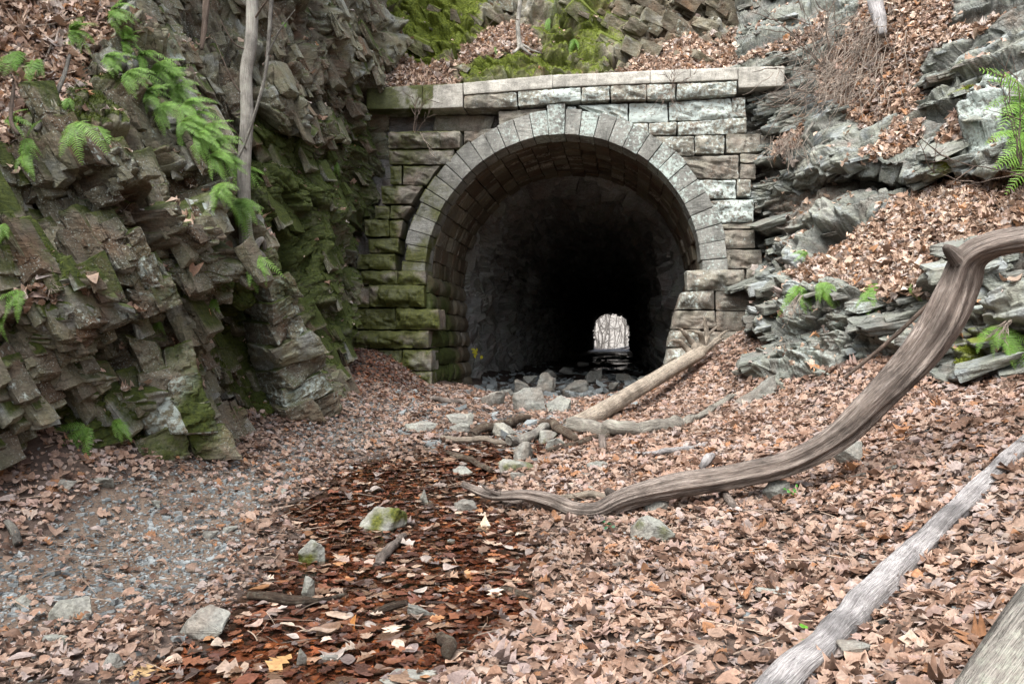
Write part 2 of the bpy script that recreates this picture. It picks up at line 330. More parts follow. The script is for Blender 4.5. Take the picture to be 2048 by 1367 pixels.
# ================================================================== CLIFFS
def cliff(name, rows, n, m, E, mat, layers, moss, lichen, leaf, seed, soil=[], wet=0., base_moss=0., base_lich=.3, amp_mask=None, extra=None, name_moss_patch=False):
    G = net(rows, n, m); N = grid_normals(G); px, py = proj(G); jit = 14 * fbm(G * 2.2, 3, seed)
    px = px + jit; py = py + 14 * fbm(G * 2.2 + 40, 3, seed + 1)
    lf = polys(px, py, leaf, 14) if leaf else 0 * px
    so = np.maximum(lf, polys(px, py, soil, 25)) if soil else lf
    d = .22 * fbm(G * .9, 2, seed + 2); tint = .5 + 0 * px; crack = 0 * px
    Q = G + .05 * np.stack([fbm(G * 1.7, 2, seed + 31), fbm(G * 1.7 + 9, 2, seed + 32), fbm(G * 1.7 + 19, 2, seed + 33)], -1)
    side = np.zeros_like(G)
    for li, (A, size) in enumerate(layers):
        if li < 2:
            r, t, e, R = voro(Q, E, size, seed + 10 * li); side = side + R * (A * .45)
        else: r, t, e = blocks(Q, E, size, seed + 10 * li)
        d = d + A * (r - .5) + A * (1.1 if li < 2 else .7) * t - min(A * .5, .07) * (1 - ss(0, .022, e))
        tint = tint + (r - .5) * (.5, .4, .3)[li]
        if li == 1: d = blur(d, 4); side = blur(side, 4)
    d = blur(d, 1)
    # thin laminations along the bedding
    q = (Q @ E[0]) * 14 + 1.5 * fbm(G * .7, 2, seed + 8); d = d + .010 * (h3(np.floor(q), np.floor(Q @ E[1] * 2.3), np.floor(Q @ E[2] * 2.3), seed + 77) - .5)
    d = d + .014 * fbm(G * 13, 3, seed + 4)
    am = 1 - .96 * so
    d = d * am + so * (.05 * fbm(G * 3, 2, seed + 5) + .16 * fbm(G * 1.1, 2, seed + 15))
    if extra is not None: d = d + extra(px, py)
    H = G + N * d[..., None] + side * am[..., None]
    N2 = grid_normals(H)
    up = ss(.15, .75, N2[..., 2])
    mo = np.clip(polys(px, py, moss, 45) * (.55 + .45 * up) + base_moss * up, 0, 1) if moss else base_moss * up
    li_ = np.clip(base_lich + polys(px, py, lichen, 30), 0, 1) if lichen else base_lich + 0 * px
    mo = mo * (1 - .9 * lf)
    if name_moss_patch: mo = mo * ss(-.80, -.30, fbm(G * 1.5, 3, seed + 61))
    H = H + N2 * (mo * .028 * (fbm(G * 22, 2, seed + 6) + .4))[..., None]
    mask = np.stack([mo, li_, so, np.clip(wet + 0 * px, 0, 1)], -1)
    o = mesh(name, H, grid_faces(n, m), mat, None, dict(mask=mask.reshape(-1, 4), tint=np.clip(tint, 0, 1).ravel()))
    tag(o, kind='structure')
    SURF.append((H.reshape(-1, 3), N2.reshape(-1, 3)))
    return dict(H=H, N=N2, leaf=lf, moss=mo, px=px, py=py, o=o)
E_LEFT = frame((.90, -.20, .40), (.40, .14, -.92))
E_RIGHT = frame((-.30, -.12, .95), (.93, -.2, .30))
E_TOP = frame((.45, -.3, .84), (.88, .1, -.45))

LEFT = [
 [(-500,-400,7.2),(-300,-350,7.6),(-60,-330,8.0),(100,-300,8.3),(190,-260,8.7),(240,-200,9.2),(280,-160,10)],
 [(-500,90,5.8),(-300,90,6.2),(-40,80,6.6),(90,60,7.0),(195,50,7.5),(275,60,8.2),(330,70,9.6)],
 [(-500,300,5.2),(-300,290,5.5),(-30,280,5.8),(90,255,6.2),(230,200,6.9),(360,215,7.8),(425,225,9.2)],
 [(-500,420,4.9),(-300,420,5.1),(-20,410,5.4),(120,400,5.9),(280,360,6.6),(425,370,7.6),(480,385,9.0)],
 [(-500,560,4.7),(-300,560,4.9),(-20,560,5.2),(130,540,5.7),(300,520,6.5),(450,500,7.7),(510,520,9.0)],
 [(-500,690,4.6),(-300,690,4.9),(-20,690,5.2),(130,680,5.8),(300,660,7.0),(430,650,8.3),(560,650,9.3)],
 [(-500,800,4.6),(-300,800,4.9),(-20,800,5.3),(130,800,6.0),(290,790,6.9),(430,780,8.1),(610,790,9.4)],
 [(-500,960,4.6),(-300,960,4.9),(-20,950,5.35),(130,940,6.1),(290,950,6.9),(450,900,7.9),(640,860,9.5)]]
FRONT = cliff('rock_face', LEFT, 720, 640, E_LEFT, MAT['cliff_brown'], [(.42, (.34, .85, .62)), (.20, (.15, .42, .34)), (.07, (.06, .16, .15))],
  moss=[([(-60,280),(110,260),(140,330),(60,420),(-60,420)], .6), ([(-60,420),(110,480),(100,620),(30,700),(-60,640)], .55), ([(20,790),(140,770),(260,800),(260,920),(130,890),(60,840)], .9), ([(395,540),(500,540),(560,700),(600,860),(470,830),(420,700)], .85), ([(120,230),(230,150),(240,260),(130,320)], .6)],
  lichen=[([(80,620),(160,600),(240,860),(140,860)], .25), ([(-60,350),(100,420),(60,560),(-60,600)], .25)],
  leaf=[[(-600,-500),(160,-400),(215,20),(180,120),(120,240),(70,225),(20,290),(-600,320)], [(240,700),(330,690),(385,765),(330,790)], ([(-10,590),(80,560),(120,600),(0,640)], .5)], seed=100, base_moss=.42, base_lich=.22)
BACK_ROWS = [
 [(120,-400,10.6),(260,-400,10.9),(400,-400,11.4),(560,-380,12.2),(690,-350,14),(760,-330,16)],
 [(180,-100,10.2),(290,-100,10.4),(420,-100,11.0),(580,-100,11.9),(660,-90,13.6),(770,-80,15.8)],
 [(240,60,9.9),(330,70,10.1),(440,70,10.7),(600,70,11.7),(676,80,13.4),(780,100,15.4)],
 [(300,200,9.8),(380,220,10.0),(470,210,10.4),(620,210,11.5),(694,210,13.6),(800,230,15.3)],
 [(340,330,9.8),(420,340,10.1),(520,330,10.9),(640,330,12.1),(708,330,14.2),(810,340,15.3)],
 [(360,450,9.8),(450,460,10.1),(550,450,11.0),(650,460,12.2),(694,460,14.4),(800,470,15.3)],
 [(380,570,9.7),(480,580,9.9),(580,570,10.8),(660,580,12.0),(680,580,14.3),(790,590,15.3)],
 [(400,690,9.6),(510,700,9.8),(610,690,10.4),(672,700,11.8),(672,700,14.3),(790,710,15.3)],
 [(420,860,9.5),(540,870,9.6),(650,830,10.1),(696,790,11.6),(680,760,14.2),(790,780,15.3)]]
BACKW = cliff('rock_face', BACK_ROWS, 640, 560, E_LEFT, MAT['cliff_brown'], [(.42, (.36, 1.0, .7)), (.20, (.15, .5, .36)), (.08, (.06, .2, .17))],
  moss=[([(480,240),(560,240),(640,270),(690,420),(660,600),(560,560),(480,440)], .85), ([(560,480),(660,560),(700,740),(640,720)], 1.0), ([(640,250),(760,230),(775,430),(715,520),(690,560),(650,420)], .7)],
  lichen=[([(540,0),(640,0),(620,200),(560,200)], .2)], leaf=[], seed=200, base_moss=.38, base_lich=.16, wet=.15)
RIGHT = [
 [(1470,-300,16.5),(1560,-320,16),(1660,-340,15.2),(1780,-380,14),(1920,-420,12.8),(2100,-500,11.5),(2600,-700,10)],
 [(1470,-60,15.6),(1560,-70,15.2),(1660,-80,14.5),(1780,-90,13.3),(1920,-100,12.2),(2060,-110,11.2),(2500,-150,9.5)],
 [(1470,125,14.4),(1535,140,13.45),(1660,110,13.4),(1780,90,12.4),(1920,60,11.4),(2060,40,10.4),(2500,0,8.8)],
 [(1470,250,14.3),(1522,246,13.55),(1650,240,12.7),(1780,230,11.8),(1920,210,10.8),(2060,190,9.8),(2500,150,8.2)],
 [(1470,350,14.3),(1518,350,13.5),(1640,345,12.3),(1760,338,11.0),(1900,333,10.0),(2060,328,9.0),(2500,320,7.4)],
 [(1475,385,14.3),(1518,388,13.5),(1640,380,12.8),(1760,366,11.9),(1900,362,11.0),(2060,356,9.9),(2500,350,8.2)],
 [(1490,470,14.3),(1532,455,13.3),(1640,430,11.9),(1740,420,10.9),(1880,400,10.0),(2060,385,9.2),(2500,380,7.6)],
 [(1500,560,14.2),(1540,560,12.9),(1600,560,11.2),(1720,540,10.0),(1860,520,9.0),(2060,480,8.2),(2500,470,6.6)],
 [(1510,640,14.1),(1540,640,12.2),(1600,610,10.6),(1700,595,9.6),(1840,585,8.6),(2060,575,7.5),(2500,590,6.0)],
 [(1510,720,13.8),(1510,730,11.3),(1580,710,10.3),(1690,680,9.5),(1830,670,8.6),(2060,680,7.3),(2500,700,5.7)],
 [(1440,820,13.5),(1470,830,11.0),(1560,860,9.7),(1690,810,9.1),(1830,790,8.5),(2060,830,7.1),(2500,850,5.3)]]
RL = [[(1640,520),(1750,430),(1850,380),(1990,345),(2600,330),(2600,430),(2010,455),(1960,500),(1890,545),(1850,590),(1760,600),(1690,565),(1610,580),(1585,555)],
 [(1650,130),(1700,60),(1740,-30),(1760,-300),(1900,-300),(1900,0),(1890,60),(1890,95),(1850,130),(1850,170),(1825,230),(1790,232),(1740,250),(1690,240),(1640,200)],
 [(1720,310),(1790,250),(1845,252),(1830,278),(1760,312)], [(1870,290),(1930,255),(1932,285),(1890,300)], [(1545,285),(1600,270),(1600,300),(1550,320)], ([(1900,60),(2000,30),(1960,80),(1890,95)], .8), ([(1480,120),(1600,60),(1640,20),(1640,60),(1560,110),(1490,135)], .6)]
RIGHTW = cliff('rock_face', RIGHT, 760, 760, E_RIGHT, MAT['cliff_blue'], [(.34, (.30, 1.1, .9)), (.17, (.12, .5, .42)), (.05, (.045, .2, .18))],
  moss=[([(1865,345),(1890,300),(1900,310),(1880,352)], 1.0), ([(1930,200),(1960,160),(1965,185),(1945,205)], 1.0), ([(1900,720),(1940,660),(1970,700),(1930,770)], .8), ([(1460,740),(1510,730),(1520,760),(1470,765)], .8), ([(2010,240),(2048,200),(2060,330),(2020,330)], .4)],
  lichen=[([(1930,180),(2048,140),(2048,300),(1930,300)], .5), ([(1600,560),(1700,560),(1720,720),(1560,800),(1540,640)], .28), ([(1490,200),(1560,180),(1560,290),(1490,280)], .2)],
  leaf=RL, soil=[([(1530,400),(1650,352),(1720,372),(1650,440),(1560,470),(1515,440)], .45)], seed=300, base_moss=.05, base_lich=.20)
TOP_ROWS = [
 [(560,-350,19),(800,-350,19),(1000,-350,19),(1200,-350,18.5),(1400,-330,18),(1640,-320,17)],
 [(600,-80,17.6),(800,-80,17.6),(1000,-80,17.4),(1200,-90,17.0),(1400,-90,16.7),(1640,-80,15.6)],
 [(640,30,16.4),(800,30,16.6),(1000,30,16.4),(1200,20,16.2),(1400,30,16.3),(1640,20,15.0)],
 [(670,105,15.6),(800,105,15.9),(1000,95,15.5),(1200,100,15.6),(1400,85,15.6),(1640,100,14.6)],
 [(690,150,15.2),(800,148,15.2),(1000,138,15.0),(1200,134,14.9),(1400,124,14.8),(1640,130,14.2)],
 [(690,200,14.9),(800,188,14.85),(1000,175,14.6),(1200,162,14.5),(1400,156,14.3),(1640,150,13.95)]]
TL = [[(740,150),(790,125),(880,140),(918,168),(900,195),(720,200)], [(930,112),(1000,45),(1062,58),(1075,88),(985,108),(905,150)], [(1225,152),(1330,98),(1440,82),(1485,100),(1485,160),(1240,170)], ([(1480,128),(1660,120),(1660,170),(1480,170)], .7), ([(1400,75),(1480,50),(1660,10),(1660,60),(1500,90)], .5)]
TOPW = cliff('rock_face', TOP_ROWS, 300, 760, E_TOP, MAT['bank'], [(.30, (.30, .6, .5)), (.22, (.14, .32, .28)), (.06, (.06, .2, .17))],
  moss=[([(690,130),(730,-100),(980,-100),(990,30),(930,110),(860,145),(740,125)], 1.0), ([(905,175),(960,112),(1080,95),(1120,110),(1090,160)], 1.0), ([(1060,60),(1120,-50),(1240,-50),(1255,90),(1230,150),(1090,165)], .72)],
  lichen=[([(1250,0),(1600,-50),(1600,80),(1280,90)], .2)], leaf=TL, seed=400, base_moss=.15, base_lich=.2, name_moss_patch=True)
# two tilted beds that stand proud of the left face
def cube_grid(h, res):
    """points on a box surface (half sizes h), grids per side; returns P, faces"""
    V = []; Fs = []; off = 0
    for ax in range(3):
        b, c = [(1, 2), (2, 0), (0, 1)][ax]
        nb = max(2, int(2 * h[b] / res) + 1); nc = max(2, int(2 * h[c] / res) + 1)
        gb, gc = np.meshgrid(np.linspace(-h[b], h[b], nb), np.linspace(-h[c], h[c], nc), indexing='ij')
        for sg in (-1, 1):
            p = np.zeros((nb, nc, 3)); p[..., ax] = sg * h[ax]; p[..., b] = gb; p[..., c] = gc
            f = grid_faces(nb, nc, off); Fs.append(f if sg < 0 else f[:, ::-1])
            V.append(p.reshape(-1, 3)); off += nb * nc
    Fs = [q[:, ::-1] for q in Fs]
    return np.concatenate(V), np.concatenate(Fs)
def round_box(p, h, r):
    h = np.asarray(h); q = np.clip(p, -(h - r), h - r); d = p - q; nr = d / (np.linalg.norm(d, axis=1, keepdims=True) + 1e-9)
    return q + r * nr, nr
def slab(corners, depth, res, seed, moss, lich, mat, layers=((.15, (.28, .8, .5)), (.06, (.11, .35, .28)))):
    c = np.array([P(*q) for q in corners]); w = np.linalg.norm(c[1] - c[0]); hgt = np.linalg.norm(c[3] - c[0]); h = (w / 2, hgt / 2, np.linalg.norm(depth) / 2)
    p, f = cube_grid(h, res); p, nr = round_box(p, h, .05); a, b, e = p[:, 0] / w + .5, p[:, 1] / hgt + .5, p[:, 2] / (2 * h[2]) + .5
    def mp(a, b, e):
        return ((1 - a) * (1 - b))[:, None] * c[0] + (a * (1 - b))[:, None] * c[1] + (a * b)[:, None] * c[2] + ((1 - a) * b)[:, None] * c[3] + e[:, None] * np.asarray(depth)
    W = mp(a, b, e); W2 = mp(a + nr[:, 0] * .01, b + nr[:, 1] * .01, e + nr[:, 2] * .01); nn = W2 - W; nn /= np.linalg.norm(nn, axis=1, keepdims=True) + 1e-9
    d = .06 * fbm(W * 1.2, 2, seed); tint = .5 + 0 * a
    for li, (A, s_) in enumerate(layers):
        r, t, ee, _ = voro(W, E_LEFT, s_, seed + li * 7); d += A * (r - .5) + .7 * A * t - .022 * (1 - ss(0, .02, ee)); tint += .4 * (r - .5)
    d += .010 * fbm(W * 13, 3, seed + 3)
    W = W + nn * d[:, None]
    mo = np.clip(moss * ss(-.2, .7, nn[:, 2] * .6 + fbm(W * 1.3, 2, seed + 9) * .8), 0, 1)
    o = mesh('rock_face', W, f, mat, None, dict(mask=np.stack([mo, lich + 0 * mo, 0 * mo, 0 * mo], -1), tint=np.clip(tint, 0, 1)))
    tag(o, kind='structure'); SURF.append((W, nn))
# angular blocks broken out along the joints
def chunk_templates(k, res=.34):
    T = []
    for q in range(k):
        rg = np.random.default_rng(900 + q); p, f = cube_grid((1, 1, 1), res); p, nr = round_box(p, (1, 1, 1), .10)
        C = np.array([[a, b, c] for a in (-1, 1) for b in (-1, 1) for c in (-1, 1)], float); C = C * rg.uniform(.74, 1.06, (8, 1)) + rg.normal(0, .10, (8, 3))
        w = np.ones((len(p), 8))
        for i_, (a, b, c) in enumerate([(a, b, c) for a in (0, 1) for b in (0, 1) for c in (0, 1)]):
            for ax, bit in enumerate((a, b, c)): t = (p[:, ax] + 1) / 2; w[:, i_] *= t if bit else 1 - t
        W = w @ C; r, t, e = blocks(W, frame((.2, 1, .3), (1, 0, 0)), (.5, 1.1, .9), q); W = W + nr * (.10 * (r - .5) + .10 * t + .07 * fbm(W * 2.2 + q * 5, 3, q))[:, None]
        T.append((W, f, nr))
    return T
CHT = chunk_templates(14)
def chunks(S, n, E, smin, smax, asp, mat, seed, wgt=None, lich=.3, moss_k=1.0, clip=None):
    rg = np.random.default_rng(seed); H = S['H']; c = H[:-1, :-1]; area = np.linalg.norm(np.cross(H[1:, :-1] - c, H[:-1, 1:] - c), axis=-1); px, py = proj(c)
    w = area * (1 - .93 * ss(.1, .4, S['leaf'][:-1, :-1])) * ((px > -90) & (px < 2140) & (py > -90)); cl = ss(-.1, .35, fbm(c * .9, 2, seed)); w = w * (.12 + cl)
    if wgt is not None: w = w * wgt(px, py)
    i = rg.choice(w.size, n, p=(w / w.sum()).ravel()); P0 = c.reshape(-1, 3)[i]; N0 = S['N'][:-1, :-1].reshape(-1, 3)[i]; M0 = S['moss'][:-1, :-1].ravel()[i]
    a = Acc()
    for k in range(n):
        W, f, nr = CHT[rg.integers(len(CHT))]; s = smin * (smax / smin) ** (rg.random() ** 1.8); sc = s * np.array(asp) * rg.uniform(.7, 1.3, 3)
        ax = rg.normal(0, .075, 3); R = np.array(Matrix.Rotation(np.linalg.norm(ax), 3, Vector(ax)) if np.linalg.norm(ax) > 0 else Matrix.Identity(3)); EE = E.T @ R
        V = (W * sc) @ EE.T; nn = nr @ EE.T; V = V + P0[k] + N0[k] * s * rg.uniform(-.45, .14)
        mo = np.clip(M0[k] * moss_k * (.35 + .9 * ss(-.1, .7, nn[:, 2])), 0, 1); tn = np.clip(rg.normal(.55, .2), .05, 1)
        a.add(V, f, mask=np.stack([mo, np.full(len(V), lich * rg.uniform(.3, 1.6)), 0 * mo, 0 * mo], -1), tint=np.full(len(V), tn))
    o = a.build('rock_face', mat); tag(o, kind='structure'); SURF.append((np.concatenate(a.V)[::5], np.tile([0, -1., 0], (len(np.concatenate(a.V)[::5]), 1))))
chunks(FRONT, 1900, E_LEFT, .035, .18, (.42, 1.2, .95), MAT['cliff_brown'], 71, lich=.3)
chunks(BACKW, 1000, E_LEFT, .04, .20, (.40, 1.5, .95), MAT['cliff_brown'], 72, moss_k=1.5, lich=.25)
chunks(FRONT, 45, E_LEFT, .14, .22, (.45, 1.2, 1.0), MAT['cliff_brown'], 171, lich=.35)
chunks(RIGHTW, 430, E_RIGHT, .05, .26, (.32, 1.4, 1.1), MAT['cliff_blue'], 73, lich=.35)
chunks(TOPW, 420, E_TOP, .06, .32, (.6, 1.1, 1.0), MAT['bank'], 74, wgt=lambda px, py: .06 + ss(1180, 1280, px), lich=.3)
CHB = chunk_templates(8, .13)
def bed(corners, rows, cols, depth, moss, lich, seed):
    rg = np.random.default_rng(seed); c = np.array([P(*q) for q in corners]); a = Acc()
    e2 = (c[3] + c[2] - c[0] - c[1]) / 2; hgt = np.linalg.norm(e2); e2 /= hgt; e1 = c[1] - c[0] + c[2] - c[3]; e1 -= e2 * e1.dot(e2); e1 /= np.linalg.norm(e1); EE = np.array([e1, e2, np.cross(e1, e2)])
    for r in range(rows):
        nc = cols + (r % 2 == 1 and rg.random() < .5)
        for q in range(nc):
            v = (r + .5) / rows; u = (q + .5) / nc; L_ = c[0] * (1 - v) + c[3] * v; R_ = c[1] * (1 - v) + c[2] * v; ctr = L_ * (1 - u) + R_ * u; w = np.linalg.norm(R_ - L_) / nc
            W, f, nr = CHB[rg.integers(len(CHB))]; sc = np.array([w * .60, hgt / rows * .62, depth]) * rg.uniform(.95, 1.1, 3); ax = rg.normal(0, .05, 3); R3 = np.array(Matrix.Rotation(np.linalg.norm(ax), 3, Vector(ax))); E3 = EE.T @ R3
            V = (W * sc) @ E3.T; nn = nr @ E3.T; V = V + ctr + np.array([0, depth * rg.uniform(.35, .75), 0]); V = V + nn * (.022 * fbm(V * 7, 3, seed))[:, None]
            mo = np.clip(moss * rg.uniform(.3, 1.2) * (.3 + ss(-.2, .7, nn[:, 2] + fbm(V * 2, 2, seed) * .6)), 0, 1)
            a.add(V, f, mask=np.stack([mo, np.full(len(V), lich * rg.uniform(.6, 1.5)), 0 * mo, 0 * mo], -1), tint=np.full(len(V), np.clip(rg.normal(.55, .13), .1, 1)))
    o = a.build('rock_face', MAT['cliff_brown']); tag(o, kind='structure'); V = np.concatenate(a.V)[::6]; SURF.append((V, np.tile([0, -1., 0], (len(V), 1))))
bed([(252,690,6.6),(345,700,6.7),(440,930,6.8),(262,940,6.35)], 4, 2, .30, .5, .5, 3)
bed([(482,505,8.4),(528,508,8.55),(655,822,9.25),(550,855,8.75)], 8, 1, .34, .4, .4, 4)
bed([(70,820,6.1),(140,800,6.2),(225,930,6.2),(115,930,5.9)], 3, 1, .28, .9, .2, 5)
bed([(190,470,6.05),(250,455,6.2),(330,600,6.55),(250,640,6.3)], 3, 2, .22, .35, .4, 6)
# ================================================================== surrounding hills (out of frame, close the cutting)
def hill(V4, n=12, m=12, s=0):
    C = np.array(V4, float); G = upsample(upsample(C, n, 0), m, 1); G[..., 2] += .5 * fbm(G * .15, 2, s)
    o = mesh('hill', G, grid_faces(n, m), MAT['hill'], smooth=True, attrs=dict(mask=np.tile([.1, .1, .8, 0.], (n * m, 1)), tint=np.full(n * m, .5))); tag(o, kind='structure')
MAT['hill'] = rock_mat('hill_litter', (.12, .085, .06), (.22, .16, .115), (.34, .26, .2), soil=(.10, .07, .05))
LT = FRONT['H'][0]; 
hill([[(-5.5, -14, 7.5), tuple(P(-500, -400, 7.2)), tuple(P(-60, -330, 8.0) + [-.6, .2, .2]), tuple(P(300, -350, 11) + [-.5, 0, 0]), tuple(P(690, -350, 14.2) + [-.3, 0, .1]), (-2.6, 18, 10.5), (-1, 40, 14)],
      [(-12, -14, 9.5), (-10, 5, 9.5), (-9, 8, 10), (-8, 11, 10.5), (-8, 14, 12), (-10, 18, 13), (-12, 40, 16)],
      [(-60, -14, 20), (-60, 5, 20), (-60, 8, 20), (-60, 11, 20), (-60, 14, 20), (-60, 18, 20), (-60, 40, 22)]], 20, 30, 3)
hill([[(-5.5, -14, 7.5), (-5.3, -6, 7.3), (-5.6, 2, 7.2), tuple(P(-495, -395, 7.2))], [(-4.3, -14, 3), (-4.1, -6, 3), (-4.0, 2, 3.4), tuple(P(-480, 90, 5.9))], [(-3.6, -14, .2), (-3.4, -6, .3), (-3.6, 2, .6), tuple(P(-480, 960, 4.6))]], 20, 30, 4)
hill([[(7, -14, 7), (7.5, -4, 7.5), tuple(P(2600, -700, 10) + [0, 0, -.1]), tuple(P(2100, -500, 11.5)), tuple(P(1780, -380, 14)), tuple(P(1560, -320, 16)), (5, 40, 14)],
      [(14, -14, 9), (14, -4, 9.5), (15, 8, 10), (14, 12, 11), (13, 15, 12), (12, 18, 13), (14, 40, 16)],
      [(60, -14, 18), (60, -4, 18), (60, 8, 18), (60, 12, 18), (60, 15, 19), (60, 18, 20), (60, 40, 22)]], 20, 30, 5)
hill([[(7, -14, 7), (7.5, -4, 7.4), tuple(P(2595, -695, 10))], [(5.2, -14, 3), (5.5, -4, 3), tuple(P(2500, 320, 7.4))], [(3.4, -14, .5), (3.6, -4, .6), tuple(P(2500, 850, 5.3))]], 20, 20, 6)
hill([[(-5.5, 19, 13), tuple(P(1000, -350, 19)), tuple(P(1640, -320, 17)), (8, 18, 12)], [(-8, 24, 14), (0, 24, 14.5), (6, 24, 14), (12, 24, 13)], [(-20, 86, 16), (0, 87.5, 14), (12, 88.8, 13), (40, 88, 16)]], 30, 20, 7)
# ================================================================== PORTAL
AZ = math.radians(8.3); PO = np.array([.9, 14.0, 2.79]); PU = np.array([math.cos(AZ), -math.sin(AZ), 0]); PV = np.array([0, 0, 1.]); PW = np.array([math.sin(AZ), math.cos(AZ), 0])
R_IN, R_OUT = 2.57, 3.02
def puv(px, py):
    d = np.array([(px - CX) / F, 1, (CY - py) / F]); t = (PO - [0, 0, CAMZ]).dot(PW) / d.dot(PW); q = np.array([0, 0, CAMZ]) + d * t - PO
    return q.dot(PU), q.dot(PV)
def pw(u, v, w): return PO + np.multiply.outer(u, PU) + np.multiply.outer(v, PV) + np.multiply.outer(w, PW)
portal = empty('tunnel_portal', pw(0., -2.3, 0.), 'grey stone arched tunnel portal with a concrete coping, mossy on its left pier', 'tunnel portal')
def portal_part(name):
    o = bpy.data.objects.new(name, None); link(o); o.parent = portal; o.matrix_parent_inverse = Matrix.Translation(-portal.location); return o
wall_part = portal_part('masonry_wall'); ring_part = portal_part('arch_ring'); coping_part = portal_part('coping')
bseed = [500]
def moss_at(W, nn, front):
    px, py = proj(W); j = fbm(W * 2.5, 3, 71)
    left = ss(1040, 760, px); low = ss(330, 640, py)
    mo = left * (.42 + .35 * low) + .25 * left * ss(0, .8, nn[:, 2])
    mo = mo * (.70 + 1.1 * j) + left * .35 * ss(.55, .95, nn[:, 2]) + .25 * ss(.5, .9, nn[:, 2]) * (j + .4)
    return np.clip(mo, 0, 1), px, py, j
def stone(f, h, res, r, bulge, rough, name, mat, parent, lich=.3, moss_add=None):
    bseed[0] += 1; s = bseed[0]
    p, fc = cube_grid(h, res); off = np.array([s * 3.17 % 50, s * 1.71 % 37, s * .77])
    # uneven outline
    hh = np.asarray(h)
    p, nr = round_box(p, hh, min(r, min(h) * .9))
    wob = .017 if rough > .02 else .003
    p = p + wob * np.stack([fbm((p + off) * 6, 2, s + 21), fbm((p + off) * 6 + 9, 2, s + 22), 0 * p[:, 0]], -1)
    front = ss(.2, .8, -nr[:, 2])
    e = np.minimum(hh[0] - abs(p[:, 0]), hh[1] - abs(p[:, 1]))
    q = p + off
    rb, tb, eb = blocks(q, frame((.3, .8, -.5), (.9, -.2, .2)), (.17, .30, .25), s)
    rk = 1.25 * rough * (.55 * (rb - .5) + .9 * tb + .75 * fbm(q * 4.5, 3, s + 1)) * ss(0, .07, e) * front
    d = bulge * ss(0, .13, e) * front + rk + .012 * rough / .05 * fbm(q * 16, 3, s + 2) * (.3 + .7 * front) + .010 * fbm(q * 5, 2, s + 4) * (1 - front)
    p = p + nr * d[:, None]
    W = f(p[:, 0] / (2 * h[0]) + .5, p[:, 1] / (2 * h[1]) + .5, p[:, 2])
    nn = np.outer(nr[:, 0], PU) + np.outer(nr[:, 1], PV) + np.outer(nr[:, 2], PW)
    mo, px, py, j = moss_at(W, nn, front)
    if moss_add is not None: mo = np.clip(mo + moss_add(px, py) * (.8 + .8 * j), 0, 1)
    tv = h3(s, 3, 5, 9)
    tint = np.clip(.25 + .5 * tv + .25 * (rb - .5), 0, 1)
    li = np.clip(lich * (.25 + .75 * ss(820, 1150, px)) + .25 * (h3(s, 8, 2, 1) - .5), 0, 1)
    wet = np.clip(.75 * ss(960, 760, px) * (.5 + j), 0, 1)
    return mesh(name, W, fc, mat, parent, dict(mask=np.stack([mo, li, 0 * mo, wet], -1), tint=tint), smooth=True)
def ashlar(cs, proud=0., depth=.55, bulge=.025, rough=.062, mat='stone', name='stone_block', parent=None, lich=.45, r=.018, moss_add=None, gap=.003, res=.024):
    c = np.array([puv(*q) for q in cs])    # tl, tr, br, bl
    ctr = c.mean(0); wd = (np.linalg.norm(c[1] - c[0]) + np.linalg.norm(c[2] - c[3])) / 2; ht = (np.linalg.norm(c[3] - c[0]) + np.linalg.norm(c[2] - c[1])) / 2
    sx = 1 - 2 * gap / wd; sy = 1 - 2 * gap / ht
    c = ctr + (c - ctr) * np.array([sx, sy])
    c = c + RNG.uniform(-.008, .008, c.shape)
    h = (wd / 2, ht / 2, depth / 2)
    def f(a, b, z):      # b runs bottom to top
        u = (1 - a) * b * c[0, 0] + a * b * c[1, 0] + a * (1 - b) * c[2, 0] + (1 - a) * (1 - b) * c[3, 0]
        v = (1 - a) * b * c[0, 1] + a * b * c[1, 1] + a * (1 - b) * c[2, 1] + (1 - a) * (1 - b) * c[3, 1]
        return pw(u, v, z + depth / 2 - proud)
    return stone(f, h, res, min(r, ht * .3), bulge, rough, name, MAT[mat], parent or wall_part, lich, moss_add)
def bx(x0, x1, y0, y1, **k): return ashlar([(x0, y0), (x1, y0), (x1, y1), (x0, y1)], **k)
def bq(tl, tr, br, bl, **k): return ashlar([tl, tr, br, bl], **k)
# --- left courses, top to bottom
L = dict(lich=.2)
bq((862,222),(985,223),(975,256),(858,254), proud=-.28, rough=.03, **L)
bq((995,223),(1092,216),(1092,229),(998,250), rough=.05)
bx(778,921,264,298, proud=.06, rough=.09, bulge=.08, **L); bq((924,258),(1000,250),(962,284),(924,286), proud=-.15, **L)
bx(778,908,300,329, rough=.06, proud=.02, **L)
bx(780,803,331,369, **L); bq((805,331),(880,331),(852,371),(805,369), **L)
bq((762,371),(846,372),(824,408),(764,409), proud=.03, **L)
bx(750,778,411,437, **L); bq((780,410),(824,411),(806,437),(780,437), **L)
bx(730,778,440,474, proud=.04, **L); bq((780,440),(806,440),(800,474),(779,474), **L)
bx(736,796,476,506, **L); bx(715,791,508,540, proud=.04, **L)
bx(724,797,542,570, proud=.08, bulge=.07, **L)
bx(709,741,572,615, proud=.06, **L); bx(743,851,571,615, proud=.14, bulge=.09, rough=.08, **L)
bx(711,794,617,659, proud=.10, **L); bx(710,862,661,697, proud=.16, bulge=.08, rough=.07, **L); bx(735,808,699,740, proud=.12, **L)
bx(800,868,742,784, proud=.16, **L); bx(735,798,742,790, proud=.14, **L)
